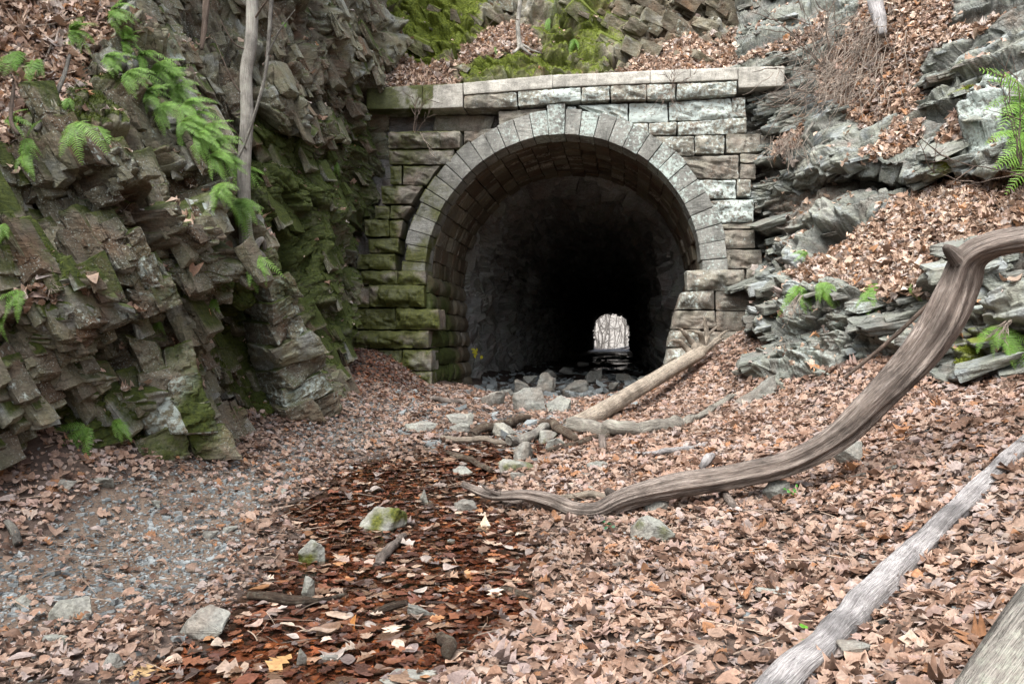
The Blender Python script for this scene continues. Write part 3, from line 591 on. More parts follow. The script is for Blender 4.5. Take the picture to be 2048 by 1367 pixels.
# --- right courses
H = dict(lich=.66)
bx(1133,1152,213,225, **H); bq((1155,211),(1256,206),(1256,244),(1200,232), **H) ; bx(1258,1336,206,245, **H); bq((1338,204),(1462,196),(1468,238),(1338,243), **H); bx(1464,1492,194,233, **H)
bq((1258,247),(1296,246),(1297,270),(1264,250), **H); bx(1298,1353,244,270, **H); bq((1355,243),(1494,234),(1494,266),(1355,270), **H)
bq((1310,273),(1388,271),(1388,311),(1346,312), **H); bx(1390,1450,270,308, **H); bx(1452,1522,267,305, lich=.4); bx(1523,1545,270,308, lich=.3)
bq((1350,314),(1478,309),(1478,358),(1398,358), lich=.35); bx(1480,1532,307,325, lich=.35); bx(1480,1512,327,358, lich=.35)
bq((1396,360),(1472,359),(1472,397),(1416,398), **H); bx(1474,1502,359,393, lich=.4)
bq((1420,400),(1508,399),(1508,444),(1438,446), **H); bx(1510,1524,397,425, lich=.3)
bq((1440,447),(1508,446),(1514,456),(1442,458), lich=.3)
bx(1443,1510,460,497, lich=.5); bx(1448,1524,499,537, lich=.3, rough=.08)
bq((1372,540),(1488,539),(1489,580),(1374,582), proud=.06, bulge=.07, rough=.08, lich=.45); bx(1491,1531,537,580, proud=.02, lich=.25)
bq((1362,584),(1428,580),(1428,617),(1352,619), proud=.08, bulge=.07, lich=.4); bx(1430,1528,582,621, proud=.05, rough=.08, lich=.2)
bq((1350,621),(1430,620),(1430,656),(1342,658), proud=.10, lich=.4); bx(1432,1545,623,662, proud=.06, lich=.3)
bq((1342,660),(1400,659),(1400,692),(1334,694), proud=.12, bulge=.07, lich=.45); bx(1402,1480,662,696, proud=.1, lich=.3)
bq((1334,696),(1396,695),(1396,728),(1328,730), proud=.13, bulge=.07, lich=.45); bq((1328,732),(1380,731),(1380,770),(1322,772), proud=.14, lich=.4)
# --- string course under the coping
for x0, x1, yt0, yt1, yb0, yb1 in [(930,1035,196,187,221,217),(1037,1162,186,178,216,206),(1164,1219,178,175,207,204),(1221,1292,175,173,204,203),(1294,1350,173,171,203,202),(1352,1472,171,167,201,193)]:
    bq((x0,yt0),(x1,yt1),(x1,yb1),(x0,yb0), proud=.12, depth=.8, lich=.6)
# --- concrete coping
CT = lambda x: np.interp(x, [735, 848, 925, 1050, 1165, 1350, 1570], [180, 174, 171, 157.5, 152, 144, 137])
for x0, x1, b0, b1 in [(738,848,222,222),(848.5,929,222,219),(929.5,1107,195,180),(1107.5,1300,179.5,172),(1300.5,1474,171.5,165),(1474.5,1566,182,176)]:
    bq((x0,CT(x0)),(x1,CT(x1)),(x1,b1),(x0,b0), proud=.14, depth=1.2, bulge=0, rough=.012, mat='concrete', name='coping_slab', parent=coping_part, lich=.15, r=.02, gap=.001, moss_add=lambda px, py: (.25 + .45 * ss(-.1, .4, fbm(np.stack([px / 40, py / 40, px * 0], -1), 3, 6))) * ss(870, 830, px) + .5 * ss(.4, .6, vn(np.stack([px / 22, py * 0, px * 0], -1), 3)) * ss(960, 900, px))
# --- voussoirs
NV = 31
wts = 1 + .12 * RNG.uniform(-1, 1, NV); wts[15] = 1.12; ang = np.concatenate([[0], np.cumsum(wts)]); ang = math.pi + math.radians(1) - ang / ang[-1] * (math.pi + math.radians(2))
def voussoir(a0, a1, r0, r1, proud, depth, name, res=.024, lich=.55):
    rm = (r0 + r1) / 2; h = (abs(a0 - a1) * rm / 2 - .005, (r1 - r0) / 2, depth / 2)
    def f(a, b, z):
        th = a0 + (a1 - a0) * (.5 + (a - .5) * (1 - .010 / (abs(a0 - a1) * rm))); rr = r0 + (r1 - r0) * b
        return pw(rr * np.cos(th), rr * np.sin(th), z + depth / 2 - proud)
    return stone(f, h, res, .012, .0, .012, name, MAT['voussoir'], ring_part, lich)
for i in range(NV):
    if i == 15: voussoir(ang[i], ang[i + 1], R_IN - .01, 3.13, .09, .55, 'keystone')
    else: voussoir(ang[i], ang[i + 1], R_IN + RNG.uniform(-.01, .015), R_OUT + RNG.uniform(-.03, .03), .05 + RNG.uniform(-.012, .012), .55, 'voussoir')
# springing stones under the ring
for (x0, x1, y0, y1) in [(790,846,508,541)]: pass
bx(799,853,542,570, proud=.08, bulge=.06, **L); bq((796,617),(880,617),(884,659),(796,659), proud=.16, bulge=.08, **L); bx(810,868,699,740, proud=.17, bulge=.05, **L)
# --- lining of the mouth (stones of the vault and of the jambs), one part
def prof(s):
    """inner profile, s in metres along it from the left foot over the crown to the right foot"""
    Lj = 2.45; Ar = math.pi * R_IN; s = np.asarray(s, float)
    th = math.pi - np.clip((s - Lj) / R_IN, 0, math.pi); u = R_IN * np.cos(th); v = R_IN * np.sin(th)
    tl = np.clip((Lj - s) / Lj, 0, 1); tr = np.clip((s - Lj - Ar) / Lj, 0, 1)
    u = u + .16 * tl ** 1.3 - .62 * tr ** 1.2; v = v - 2.45 * tl - 2.45 * tr
    nu = np.cos(th); nv = np.sin(th)
    return u, v, nu, nv
lin = Acc(); TOT = 2 * 2.45 + math.pi * R_IN; DL = 3.5
nrow = 44; edges = np.concatenate([np.linspace(0, 2.45, 8), 2.45 + np.linspace(0, math.pi * R_IN, 27)[1:], 2.45 + math.pi * R_IN + np.linspace(0, 2.45, 8)[1:]])
for i in range(len(edges) - 1):
    s0, s1 = edges[i], edges[i + 1]; d = .52 + RNG.uniform(-.1, .15) if 7 <= i < 33 else .05; jamb = not (7 <= i < 33)
    while d < DL:
        ln = RNG.uniform(.5, .95) if jamb else RNG.uniform(.32, .75); d1 = min(d + ln, DL)
        if DL - d1 < .2: d1 = DL
        off = RNG.normal(0, .02) + (RNG.uniform(.0, .05) if jamb else 0)
        if RNG.random() < .08 and not jamb: off -= .06
        h = ((s1 - s0) / 2 - .006, (d1 - d) / 2 - .006, .16); p, fc = cube_grid(h, .05); sd = i * 31 + int(d * 10)
        p, nr = round_box(p, h, .03 if jamb else .012); q = p + [sd * 1.3 % 40, sd * .7 % 30, sd % 13]
        p = p + nr * (((.05 if jamb else .02) * fbm(q * 4, 2, 5) + .012 * fbm(q * 14, 2, 6) + (.05 * ss(0, .12, np.minimum(h[0] - abs(p[:, 0]), h[1] - abs(p[:, 1]))) if jamb else 0)))[:, None]
        u, v, nu, nv = prof(p[:, 0] + (s0 + s1) / 2); rr = p[:, 2] + .16 - off
        W = pw(u + nu * rr, v + nv * rr, p[:, 1] + (d + d1) / 2)
        leftj = ss(9.5, 1.0, s0) ; lowm = ss(1.2, -1.8, v)
        mo = np.clip(leftj * lowm * (.55 + .5 * fbm(W * 2.2, 2, 8)) * ss(2.9, 1.2, p[:, 1] + (d + d1) / 2) + .12, 0, 1)
        streak = np.clip(.15 + .5 * ss(.1, .6, vn(np.stack([q[:, 0] * .3, q[:, 1] * 7, q[:, 1] * 0], -1), 4)) * (1 - lowm), 0, 1)
        lin.add(W, fc, mask=np.stack([mo, streak, 0 * mo, .25 + 0 * mo], -1), tint=np.full(len(W), RNG.uniform(.1, .9)))
        d = d1
lining = lin.build('arch_lining', MAT['lining'], portal, smooth=True); lining.matrix_parent_inverse = Matrix.Translation(-portal.location)
# --- dark backing added behind the facing so its gaps show dark, opening left free
ct = Acc(); th = np.linspace(math.pi + .0, 0, 90); ring_i = np.stack([2.85 * np.cos(th), 2.85 * np.sin(th)], -1)
li_ = np.array([[-2.85, v] for v in np.linspace(-2.6, 0, 20)[:-1]]); ri_ = np.array([[2.75, v] for v in np.linspace(0, -2.6, 20)[1:]])
inner = np.concatenate([li_, ring_i, ri_]); outer = []
for (u, v) in inner:
    if v < -.01: outer.append([-4.3 if u < 0 else 4.3, v])
    else:
        k = min(4.3 / max(abs(u), 1e-6), 3.6 / max(v, 1e-6)); outer.append([u * k, v * k])
outer = np.array(outer); tt = np.linspace(0, 1, 24)[:, None, None]; G2 = inner[None] * (1 - tt) + outer[None] * tt
Wc = pw(G2[..., 0], G2[..., 1], np.full(G2.shape[:2], .42)); Wc = Wc + np.multiply.outer(.12 * fbm(Wc * 5, 3, 3), PW)
core = mesh('dark_backing', Wc, grid_faces(24, len(inner)), MAT['bore'], portal, dict(mask=np.tile([.2, .1, .2, .5], (24 * len(inner), 1)), tint=np.full(24 * len(inner), .2)))
core.matrix_parent_inverse = Matrix.Translation(-portal.location)

# ================================================================== TUNNEL BORE
nb, na = 620, 260
dd = 3.3 + 73.5 * (np.linspace(0, 1, nb) ** 2.0); sft = np.linspace(0, 1, na)
def bore_prof(t):
    """closed horseshoe from left foot to right foot"""
    Lj = 2.6; hw = 2.28; k = t * (2 * Lj + math.pi * hw); th = math.pi - np.clip((k - Lj) / hw, 0, math.pi)
    c, s_ = np.cos(th), np.sin(th); u = hw * np.sign(c) * abs(c) ** .8; v = hw * .95 * abs(s_) ** .8
    tl = np.clip((Lj - k), 0, Lj); tr = np.clip(k - Lj - math.pi * hw, 0, Lj); return u, v - tl - tr
u, v = bore_prof(sft); D2, U2 = np.meshgrid(dd, u, indexing='ij'); V2 = np.repeat(v[None], nb, 0)
_wf = 1 + .12 * ss(12, 3.6, D2); U2 = U2 * _wf; V2 = V2 * (1 + .10 * ss(12, 3.6, D2) * (V2 > 0)); B = pw(U2, V2, D2); cen = pw(np.zeros(nb), np.zeros(nb), dd)[:, None]; dirn = (B - cen) ; dirn = dirn - np.multiply.outer(dirn @ PW, PW); dirn /= np.linalg.norm(dirn, axis=-1, keepdims=True) + 1e-9
r1, t1, e1 = blocks(B, frame((.4, .5, .75), (.8, -.5, .1)), (.55, .9, .9), 61); r2, t2, e2 = blocks(B, frame((.4, .5, .75), (.8, -.5, .1)), (.2, .4, .4), 62)
dsp = .42 * (r1 - .5) + .42 * t1 + .18 * (r2 - .5) + .16 * t2 + .28 * fbm(B * .8, 3, 63) - .03
dsp = dsp + .9 * ss(3.62, 3.35, D2)
B = B + dirn * dsp[..., None]
bore = mesh('tunnel_bore', B, grid_faces(nb, na), MAT['bore'], None, dict(mask=np.stack([.25 * ss(.4, -.2, r1 - .4) + 0 * r1, .25 + .3 * r2, 0 * r1, .30 + .3 * vn(B * .9, 44)], -1).reshape(-1, 4), tint=np.clip(.2 + .5 * r1 + .3 * (r2 - .5), 0, 1).ravel())); tag(bore, kind='structure')
SURF.append((B.reshape(-1, 3), -dirn.reshape(-1, 3)))
# floor of the bore
fn, fm = 300, 60
fd = 2.0 + 90 * np.linspace(0, 1, fn) ** 2; FD, FU = np.meshgrid(fd, np.linspace(-3, 3, fm), indexing='ij'); FW = pw(FU, np.zeros_like(FU), FD)
fz = .455 + .12 * fbm(FW * [.7, .45, 0] + 5, 3, 31) + .22 * ss(1.5, 2.6, abs(FU)) + .05 * fbm(FW * [3, 3, 0], 2, 32)
fz = fz - .25 * ss(4, 2, FD)
fz = np.where(FD > 74, fz + .12, fz); FW[..., 2] = fz
ff = mesh('tunnel_floor', FW, grid_faces(fn, fm), MAT['ground'], None, dict(mask=np.tile([0, .1, .7, .7], (fn * fm, 1)), tint=np.full(fn * fm, .4))); tag(ff, kind='structure')
# ================================================================== WATER
m_, t_ = new_mat('stream_water'); N_ = NT(t_)
tr = N_.n('ShaderNodeBsdfTransparent', i_Color=(.80, .70, .62, 1)); gl = N_.n('ShaderNodeBsdfGlossy', i_Roughness=.04); fr = N_.n('ShaderNodeFresnel', i_IOR=1.33)
bm_ = N_.bump(N_.noise(N_.scaled(N_.pos(), (3, 1.6, 3)), 7, 4), .22, .03); t_.links.new(bm_, gl.inputs['Normal']); t_.links.new(bm_, fr.inputs['Normal'])
mx = N_.n('ShaderNodeMixShader'); t_.links.new(fr.outputs[0], mx.inputs[0]); t_.links.new(tr.outputs[0], mx.inputs[1]); t_.links.new(gl.outputs[0], mx.inputs[2])
o_ = N_.n('ShaderNodeOutputMaterial'); t_.links.new(mx.outputs[0], o_.inputs[0]); MAT['water'] = m_
wt = Acc(); fu, fdp = np.meshgrid(np.linspace(-3.2, 3.2, 30), np.concatenate([np.linspace(-1.9, 4, 40), np.linspace(4.5, 88, 40)])); ww = pw(fu, 0 * fu, fdp); ww[..., 2] = .455
keep_u = ww
wt.add(ww, grid_faces(*fu.shape))
tunnel_water = wt.build('water', MAT['water'], smooth=True); tag(tunnel_water, kind='structure')
# the shallow run in front of the mouth: only where the mask says there is water
sn, sm = 300, 220
sy = 2.2 * (9.8 / 2.2) ** np.linspace(0, 1, sn)[:, None]; sx = np.linspace(-.62, .12, sm)[None] * sy; syy = sy + 0 * sx
szb = ground_base(sx, syy); smk = stream_mask(sx, syy, szb, 22); sz = szb - .012 - .006 * fbm(np.stack([sx, syy, 0 * sx], -1) * 2, 2, 9)
Vw = np.stack([sx, syy, sz], -1).reshape(-1, 3); fw = grid_faces(sn, sm); ok = (smk.ravel()[fw] > .25).all(1); fw = fw[ok]
us, inv = np.unique(fw, return_inverse=True)
so_ = mesh('water', Vw[us], inv.reshape(-1, 4), MAT['water'], smooth=True); tag(so_, kind='structure')
# ================================================================== FALLEN LEAVES
def leaf_templates():
    """flat outlines: 9 stations along the midrib, left edge / rib / right edge"""
    W = [[.02,.13,.36,.15,.44,.17,.37,.13,.02], [.02,.20,.40,.22,.52,.20,.40,.16,.02], [.02,.40,.56,.24,.52,.18,.34,.10,.02], [.02,.16,.25,.30,.31,.29,.23,.13,.02], [.02,.10,.30,.12,.38,.22,.46,.20,.03], [.02,.24,.30,.34,.33,.30,.26,.17,.04]]
    T = []
    y = np.array([0, .12, .26, .36, .50, .61, .75, .88, 1.0])
    for w in W:
        w = np.array(w); lob = np.where(np.array([0, 0, 1, 0, 1, 0, 1, 0, 0]) > 0, .05, -.02) * (W.index(list(w)) not in (3, 5))
        L = np.stack([-w, y + lob], -1); M = np.stack([0 * w, y], -1); R = np.stack([w * .95, y + lob * .6], -1)
        T.append(np.stack([L, M, R], 1).reshape(-1, 2) - [0, .5])
    return np.array(T)
LT_ = leaf_templates(); LQ = grid_faces(9, 3)
def leaves(acc, pos, nrm, size, types, col, curl=1.0, tilt=.35, lift=.012, rng=RNG):
    n = len(pos)
    if n == 0: return
    t = LT_[types]; x, y = t[..., 0] * rng.uniform(.8, 1.15, (n, 1)), t[..., 1]
    a, b, f, c, tw = (rng.normal(0, s, (n, 1)) * curl for s in (1.2, .8, .6, .12, .8))
    z = a * x * x + b * y * y + f * abs(x) + c * np.sin(7 * y + rng.uniform(0, 6, (n, 1))) + tw * x * y
    nr = nrm + rng.normal(0, tilt, (n, 3)); nr /= np.linalg.norm(nr, axis=1, keepdims=True)
    r = rng.normal(0, 1, (n, 3)); t1 = np.cross(nr, r); t1 /= np.linalg.norm(t1, axis=1, keepdims=True) + 1e-9; t2 = np.cross(nr, t1)
    s = size[:, None, None]
    V = pos[:, None] + (x[..., None] * t1[:, None] + y[..., None] * t2[:, None] + z[..., None] * nr[:, None]) * s + nrm[:, None] * (rng.uniform(0, 1, (n, 1, 1)) * lift + .004)
    C = np.repeat(col[:, None], 27, 1); rib = np.tile(np.array([1, .82, 1.] * 9), (n, 1)); C = C * rib[..., None]
    acc.add(V.reshape(-1, 3), (LQ[None] + (np.arange(n) * 27)[:, None, None]).reshape(-1, 4), col=C.reshape(-1, 3))
PAL = np.array([(.50,.375,.285), (.42,.30,.22), (.33,.22,.155), (.24,.15,.10), (.14,.085,.058), (.46,.395,.35), (.36,.19,.095), (.50,.365,.30), (.58,.475,.38), (.31,.25,.22)])
PW_ = np.array([.15,.17,.15,.12,.08,.11,.04,.08,.05,.05])
WETP = np.array([(.125,.052,.034), (.17,.074,.043), (.080,.042,.033), (.25,.105,.05), (.105,.075,.066), (.17,.135,.125)])
def pick(n, pal=PAL, w=PW_, v=.17, rng=RNG): return pal[rng.choice(len(pal), n, p=w / w.sum())] * np.exp(rng.normal(0, v, (n, 1)))
def leaf_mat(name, rough=.62, spec=.3, trans=.25):
    m, t = new_mat(name); N = NT(t); c = N.attr('col').outputs['Color']; p = N.pos()
    c = N.mix(1.0, c, N.ramp(N.noise(p, 60, 3, .6), [(.3, .72), (.7, 1.22)]), 'MULTIPLY')
    b = N.n('ShaderNodeBsdfPrincipled', i_Roughness=rough); b.inputs['Specular IOR Level'].default_value = spec; t.links.new(c, b.inputs['Base Color'])
    t.links.new(N.bump(N.noise(p, 90, 2), .35, .004), b.inputs['Normal'])
    tl = N.n('ShaderNodeBsdfTranslucent'); t.links.new(c, tl.inputs[0]); mx = N.n('ShaderNodeMixShader', i_0=trans); t.links.new(b.outputs[0], mx.inputs[1]); t.links.new(tl.outputs[0], mx.inputs[2])
    o = N.n('ShaderNodeOutputMaterial'); t.links.new(mx.outputs[0], o.inputs[0]); return m
MAT['leaf'] = leaf_mat('dry_leaf'); MAT['wet_leaf'] = leaf_mat('wet_leaf', .16, .6, .08); MAT['fern'] = leaf_mat('fern_green', .5, .4, .35); MAT['moss'] = leaf_mat('moss_green', .8, .1, .3)
VIS = [(-200,680),(0,700),(100,790),(260,850),(420,870),(440,810),(560,800),(650,770),(690,680),(760,680),(850,770),(1000,775),(1270,780),(1345,730),(1450,690),(1530,630),(1570,760),(1700,730),(1850,680),(2048,760),(2400,700),(2400,1600),(-400,1600)]
def scatter_ground(n, ymin=1.9, ymax=15.0):
    y = np.sqrt(RNG.random(n) * (ymax ** 2 - ymin ** 2) + ymin ** 2); x = RNG.uniform(-.86, .86, n) * y
    z, zb, w = ground_z(x, y); px, py = gpx(x, y, zb)
    ok = in_poly(px, py, VIS, 6) > .4; return x[ok], y[ok], z[ok], zb[ok], w[ok], px[ok], py[ok]
x, y, z, zb, w, px, py = scatter_ground(230000)
g = in_poly(px, py, GRAVEL, 45); rub = in_poly(px, py, [(820,790),(960,775),(1200,790),(1150,860),(1000,880),(840,850)], 25)
patch = ss(-.25, .15, fbm(np.stack([x * 1.4, y * 1.4, 0 * x], -1), 3, 88))
bare = in_poly(px, py, [(1430,1240),(1520,1150),(1500,1290),(1480,1367),(1400,1367)], 50)
dens = (1 - .80 * g * ss(620, 420, px) - .45 * g * ss(420, 620, px)) * (1 - .96 * ss(.15, .85, w)) * (1 - .55 * rub) * (.62 + .38 * patch) * (1 - .45 * bare)
dens = dens * (1 - .25 * ss(1000, 500, px))
ok = RNG.random(len(x)) < dens; x, y, z, px, py = x[ok], y[ok], z[ok], px[ok], py[ok]
n = len(x); sz = RNG.gamma(4.2, .0150, n).clip(.022, .15) * (1 - .25 * ss(1000, 600, px)); col = pick(n)
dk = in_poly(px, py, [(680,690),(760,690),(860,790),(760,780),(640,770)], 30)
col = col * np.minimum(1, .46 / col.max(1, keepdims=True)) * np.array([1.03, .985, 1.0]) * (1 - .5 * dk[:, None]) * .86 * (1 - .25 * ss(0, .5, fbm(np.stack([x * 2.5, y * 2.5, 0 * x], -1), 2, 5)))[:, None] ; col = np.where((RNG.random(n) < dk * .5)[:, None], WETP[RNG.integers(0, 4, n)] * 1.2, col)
near_w = stream_mask(x, y, ground_base(x, y), 70); col = col * (1 - .45 * near_w[:, None])
lt = Acc(); gx, gy = .12 * (ground_base(x + .1, y) - ground_base(x - .1, y)) / .2, .12 * (ground_base(x, y + .1) - ground_base(x, y - .1)) / .2
gn = np.stack([-gx / .12, -gy / .12, 1 + 0 * x], -1); gn /= np.linalg.norm(gn, axis=1, keepdims=True)
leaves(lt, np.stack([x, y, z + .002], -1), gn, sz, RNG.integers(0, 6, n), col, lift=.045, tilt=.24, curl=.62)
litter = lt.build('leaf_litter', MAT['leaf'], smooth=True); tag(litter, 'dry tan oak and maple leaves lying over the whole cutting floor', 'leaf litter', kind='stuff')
# wet leaves on and under the shallow run
x, y, z, zb, w, px, py = scatter_ground(120000, 2.0, 10); ok = RNG.random(len(x)) < ss(.02, .9, w) * .85; x, y, zb, px = x[ok], y[ok], zb[ok], px[ok]; n = len(x)
top = RNG.random(n) < .17; zz = np.where(top, zb - .013 + RNG.uniform(-.004, .004, n), zb - RNG.uniform(.028, .052, n))
col = np.where(top[:, None], pick(n, np.concatenate([WETP, PAL[2:5], PAL[6:7]]), np.array([.25,.22,.20,.05,.12,.08,.03,.06,.05,.015]), .3), pick(n, WETP, np.array([.28,.25,.2,.14,.08,.05]), .3))
wl_ = Acc(); leaves(wl_, np.stack([x, y, zz], -1), np.tile([0, 0, 1.], (n, 1)), RNG.gamma(5, .0128, n).clip(.025, .16), RNG.integers(0, 6, n), col, curl=.22, tilt=.05, lift=.002)
x, y, zb = x[:300], y[:300], zb[:300]; n = len(x)
leaves(wl_, np.stack([x, y, zb - .008], -1), np.tile([0, 0, 1.], (n, 1)), RNG.gamma(9, .011, n), RNG.integers(0, 6, n), pick(n) * .8, curl=.35, tilt=.10, lift=.006)
wet_litter = wl_.build('wet_leaf_litter', MAT['wet_leaf'], smooth=True); tag(wet_litter, 'soaked red brown leaves filling the shallow stream', 'wet leaves', kind='stuff')
# leaves caught on the slopes and ledges of the rock
def scatter_on(S, wgt, n):
    H = S['H']; c = .5 * (H[:-1, :-1] + H[1:, 1:]); area = np.linalg.norm(np.cross(H[1:, :-1] - H[:-1, :-1], H[:-1, 1:] - H[:-1, :-1]), axis=-1)
    pw_ = (area * wgt[:-1, :-1]).ravel(); px, py = proj(c); vis = ((px > -80) & (px < 2130) & (py > -80) & (py < 1400)).ravel(); pw_ = pw_ * vis
    i = RNG.choice(len(pw_), n, p=pw_ / pw_.sum()); Np = S['N'][:-1, :-1].reshape(-1, 3)[i]
    return c.reshape(-1, 3)[i] + RNG.normal(0, .01, (n, 3)), Np
cl = Acc()
for S, n1, n2 in ((FRONT, 4600, 500), (RIGHTW, 15500, 1300), (TOPW, 9500, 300), (BACKW, 0, 350)):
    if n1:
        p, nn = scatter_on(S, ss(.2, .7, S['leaf']), n1); d = nn + [0, 0, .6]; d /= np.linalg.norm(d, axis=1, keepdims=True)
        leaves(cl, p, d, RNG.gamma(9, .0100, n1).clip(.04, .17), RNG.integers(0, 6, n1), pick(n1), tilt=.38, lift=.07)
    p, nn = scatter_on(S, ss(.55, .95, S['N'][..., 2]), n2); leaves(cl, p, nn, RNG.gamma(9, .011, n2), RNG.integers(0, 6, n2), pick(n2), lift=.02)
cliff_litter = cl.build('ledge_leaf_litter', MAT['leaf'], smooth=True); tag(cliff_litter, 'dry leaves caught on the ledges and slopes of the rock', 'leaf litter', kind='stuff')
x, y, z, zb, w, px, py = scatter_ground(3600, 2.0, 13); n = len(x); tw = Acc(); a_ = RNG.uniform(0, 6.28, n); l_ = RNG.gamma(3, .045, n).clip(.05, .45); rr_ = RNG.uniform(.0015, .005, n)
for i in range(n):
    t_ = np.linspace(-.5, .5, 5)[:, None]; d_ = np.array([math.cos(a_[i]), math.sin(a_[i]), RNG.normal(0, .12)]); b_ = np.array([-d_[1], d_[0], .3]) * RNG.normal(0, .15)
    c_ = np.array([x[i], y[i], z[i] + .04]) + d_ * t_ * l_[i] + b_ * (t_ ** 2) * l_[i]; u_ = np.cross(d_, [0, 0, 1.]); u_ /= np.linalg.norm(u_); k_ = np.array([[1, 0], [0, 1], [-1, 0], [0, -1]])
    tw.add((c_[:, None] + rr_[i] * (k_[None, :, :1] * u_ + k_[None, :, 1:] * np.array([0, 0, 1.]))).reshape(-1, 3), grid_faces(5, 4, 0, True), col=np.tile(np.array([.22, .17, .13]) * RNG.uniform(.4, 1.9), (20, 1)))
twigs_ = tw.build('twig_litter', MAT['leaf']); tag(twigs_, 'fine broken twigs strewn through the leaf litter', 'twigs', kind='stuff')
# ------------------------------------------------------------------ slate chips of the path
def chips(acc, x, y, z, s, col, tilt=.25):
    n = len(x); th = np.sort(RNG.uniform(0, 2 * math.pi, (n, 4)), 1); th = th * .35 + .65 * np.linspace(0, 2 * math.pi, 5)[None, :4] + RNG.uniform(0, 6, (n, 1))
    r = RNG.uniform(.6, 1.1, (n, 4)); asp = RNG.uniform(.45, 1, (n, 1)); X, Y = r * np.cos(th), r * np.sin(th) * asp; ro = RNG.uniform(0, 6.3, (n, 1)); X, Y = X * np.cos(ro) - Y * np.sin(ro), X * np.sin(ro) + Y * np.cos(ro)
    ax, ay = RNG.normal(0, tilt, (n, 1)), RNG.normal(0, tilt, (n, 1)); h = RNG.uniform(.12, .4, (n, 1)); zt = X * ax + Y * ay
    s = s[:, None]; T = np.stack([x[:, None] + X * s, y[:, None] + Y * s, z[:, None] + (zt + h) * s], -1); B = np.stack([x[:, None] + X * s * 1.05, y[:, None] + Y * s * 1.05, z[:, None] + (zt - .3) * s], -1)
    V = np.concatenate([T, B], 1); f = np.array([[0, 1, 2, 3], [0, 4, 5, 1], [1, 5, 6, 2], [2, 6, 7, 3], [3, 7, 4, 0]])
    acc.add(V.reshape(-1, 3), (f[None] + (np.arange(n) * 8)[:, None, None]).reshape(-1, 4), mask=np.tile([0, .1, 0, 0.], (n * 8, 1)), tint=np.repeat(col, 8))
x, y, z, zb, w, px, py = scatter_ground(230000, 1.9, 14.5); g = in_poly(px, py, GRAVEL, 55)
rub = in_poly(px, py, [(760,770),(960,775),(1330,760),(1250,830),(1100,900),(900,900),(760,860)], 30)
d_ = np.clip(.95 * g + .5 * rub + .08, 0, 1) * (1 - .8 * w); ok = RNG.random(len(x)) < d_; x, y, z = x[ok], y[ok], z[ok]; n = len(x)
ch = Acc(); chips(ch, x, y, z + .004, RNG.gamma(2.0, .0058, n).clip(.006, .055), RNG.uniform(.15, .95, n)); MAT['chip'] = rock_mat('slate_chip', (.075, .085, .088), (.16, .178, .18), (.30, .32, .315), lich=(.3, .33, .32), rust_amt=.12, bump=.2)
# broken stone in front of the mouth and along the bend
x, y, z, zb, w, px, py = scatter_ground(16000, 7, 16.5); rub = in_poly(px, py, [(770,775),(960,770),(1345,735),(1290,800),(1150,850),(1100,900),(900,900),(800,870)], 25)
ok = RNG.random(len(x)) < rub * .5; x, y, z = x[ok], y[ok], z[ok]; n = len(x); chips(ch, x, y, z + .005, RNG.gamma(2.2, .024, n).clip(.02, .14), RNG.uniform(.2, .8, n))
k_ = 900; fu_ = RNG.uniform(-2.2, 2.2, k_); fd_ = RNG.uniform(-.5, 5, k_) + RNG.gamma(1.5, 5, k_) * (RNG.random(k_) < .5); q_ = pw(fu_, 0 * fu_, fd_); iz = np.clip(np.searchsorted(fd, fd_), 0, fn - 1); iu = np.clip(((fu_ + 3) / 6 * (fm - 1)).astype(int), 0, fm - 1)
chips(ch, q_[:, 0], q_[:, 1], np.maximum(FW[iz, iu, 2], .43) + .005, RNG.gamma(2.2, .03, k_).clip(.02, .2), RNG.uniform(.1, .6, k_))
gravel = ch.build('slate_gravel', MAT['chip']); tag(gravel, 'blue grey slate chips along the trodden path', 'gravel', kind='stuff')
# ------------------------------------------------------------------ moss tufts
def moss_tufts(acc, S, n, wpow, size, ca, cb):
    p, nn = scatter_on(S, ss(.45, .8, S['moss']) ** wpow, n); d = nn + RNG.normal(0, .55, (n, 3)) + [0, 0, .15]; d /= np.linalg.norm(d, axis=1, keepdims=True)
    t = np.cross(d, RNG.normal(0, 1, (n, 3))); t /= np.linalg.norm(t, axis=1, keepdims=True); s = RNG.uniform(.5, 1.4, n)[:, None] * size
    V = np.stack([p - t * s * .22, p + t * s * .22, p + t * s * .16 + d * s, p - t * s * .1 + d * s * 1.05], 1); k = np.clip(.5 + .55 * fbm(p * 3.0, 2, 12) + RNG.normal(0, .25, n), 0, 1)[:, None]
    c = np.array(ca) * (1 - k) + np.array(cb) * k; acc.add(V.reshape(-1, 3), np.arange(n * 4).reshape(-1, 4), col=np.repeat(c, 4, 0))
ms = Acc(); moss_tufts(ms, TOPW, 90000, 1, .016, (.045, .065, .007), (.17, .205, .020)); moss_tufts(ms, FRONT, 26000, 1.5, .016, (.03, .042, .006), (.10, .13, .02)); moss_tufts(ms, BACKW, 30000, 1.3, .018, (.02, .032, .005), (.07, .10, .012)); moss_tufts(ms, RIGHTW, 5000, 2, .022, (.10, .13, .015), (.22, .25, .04))
moss = ms.build('moss', MAT['moss']); tag(moss, 'green moss cushions on the damp rock and bank', 'moss', kind='stuff')
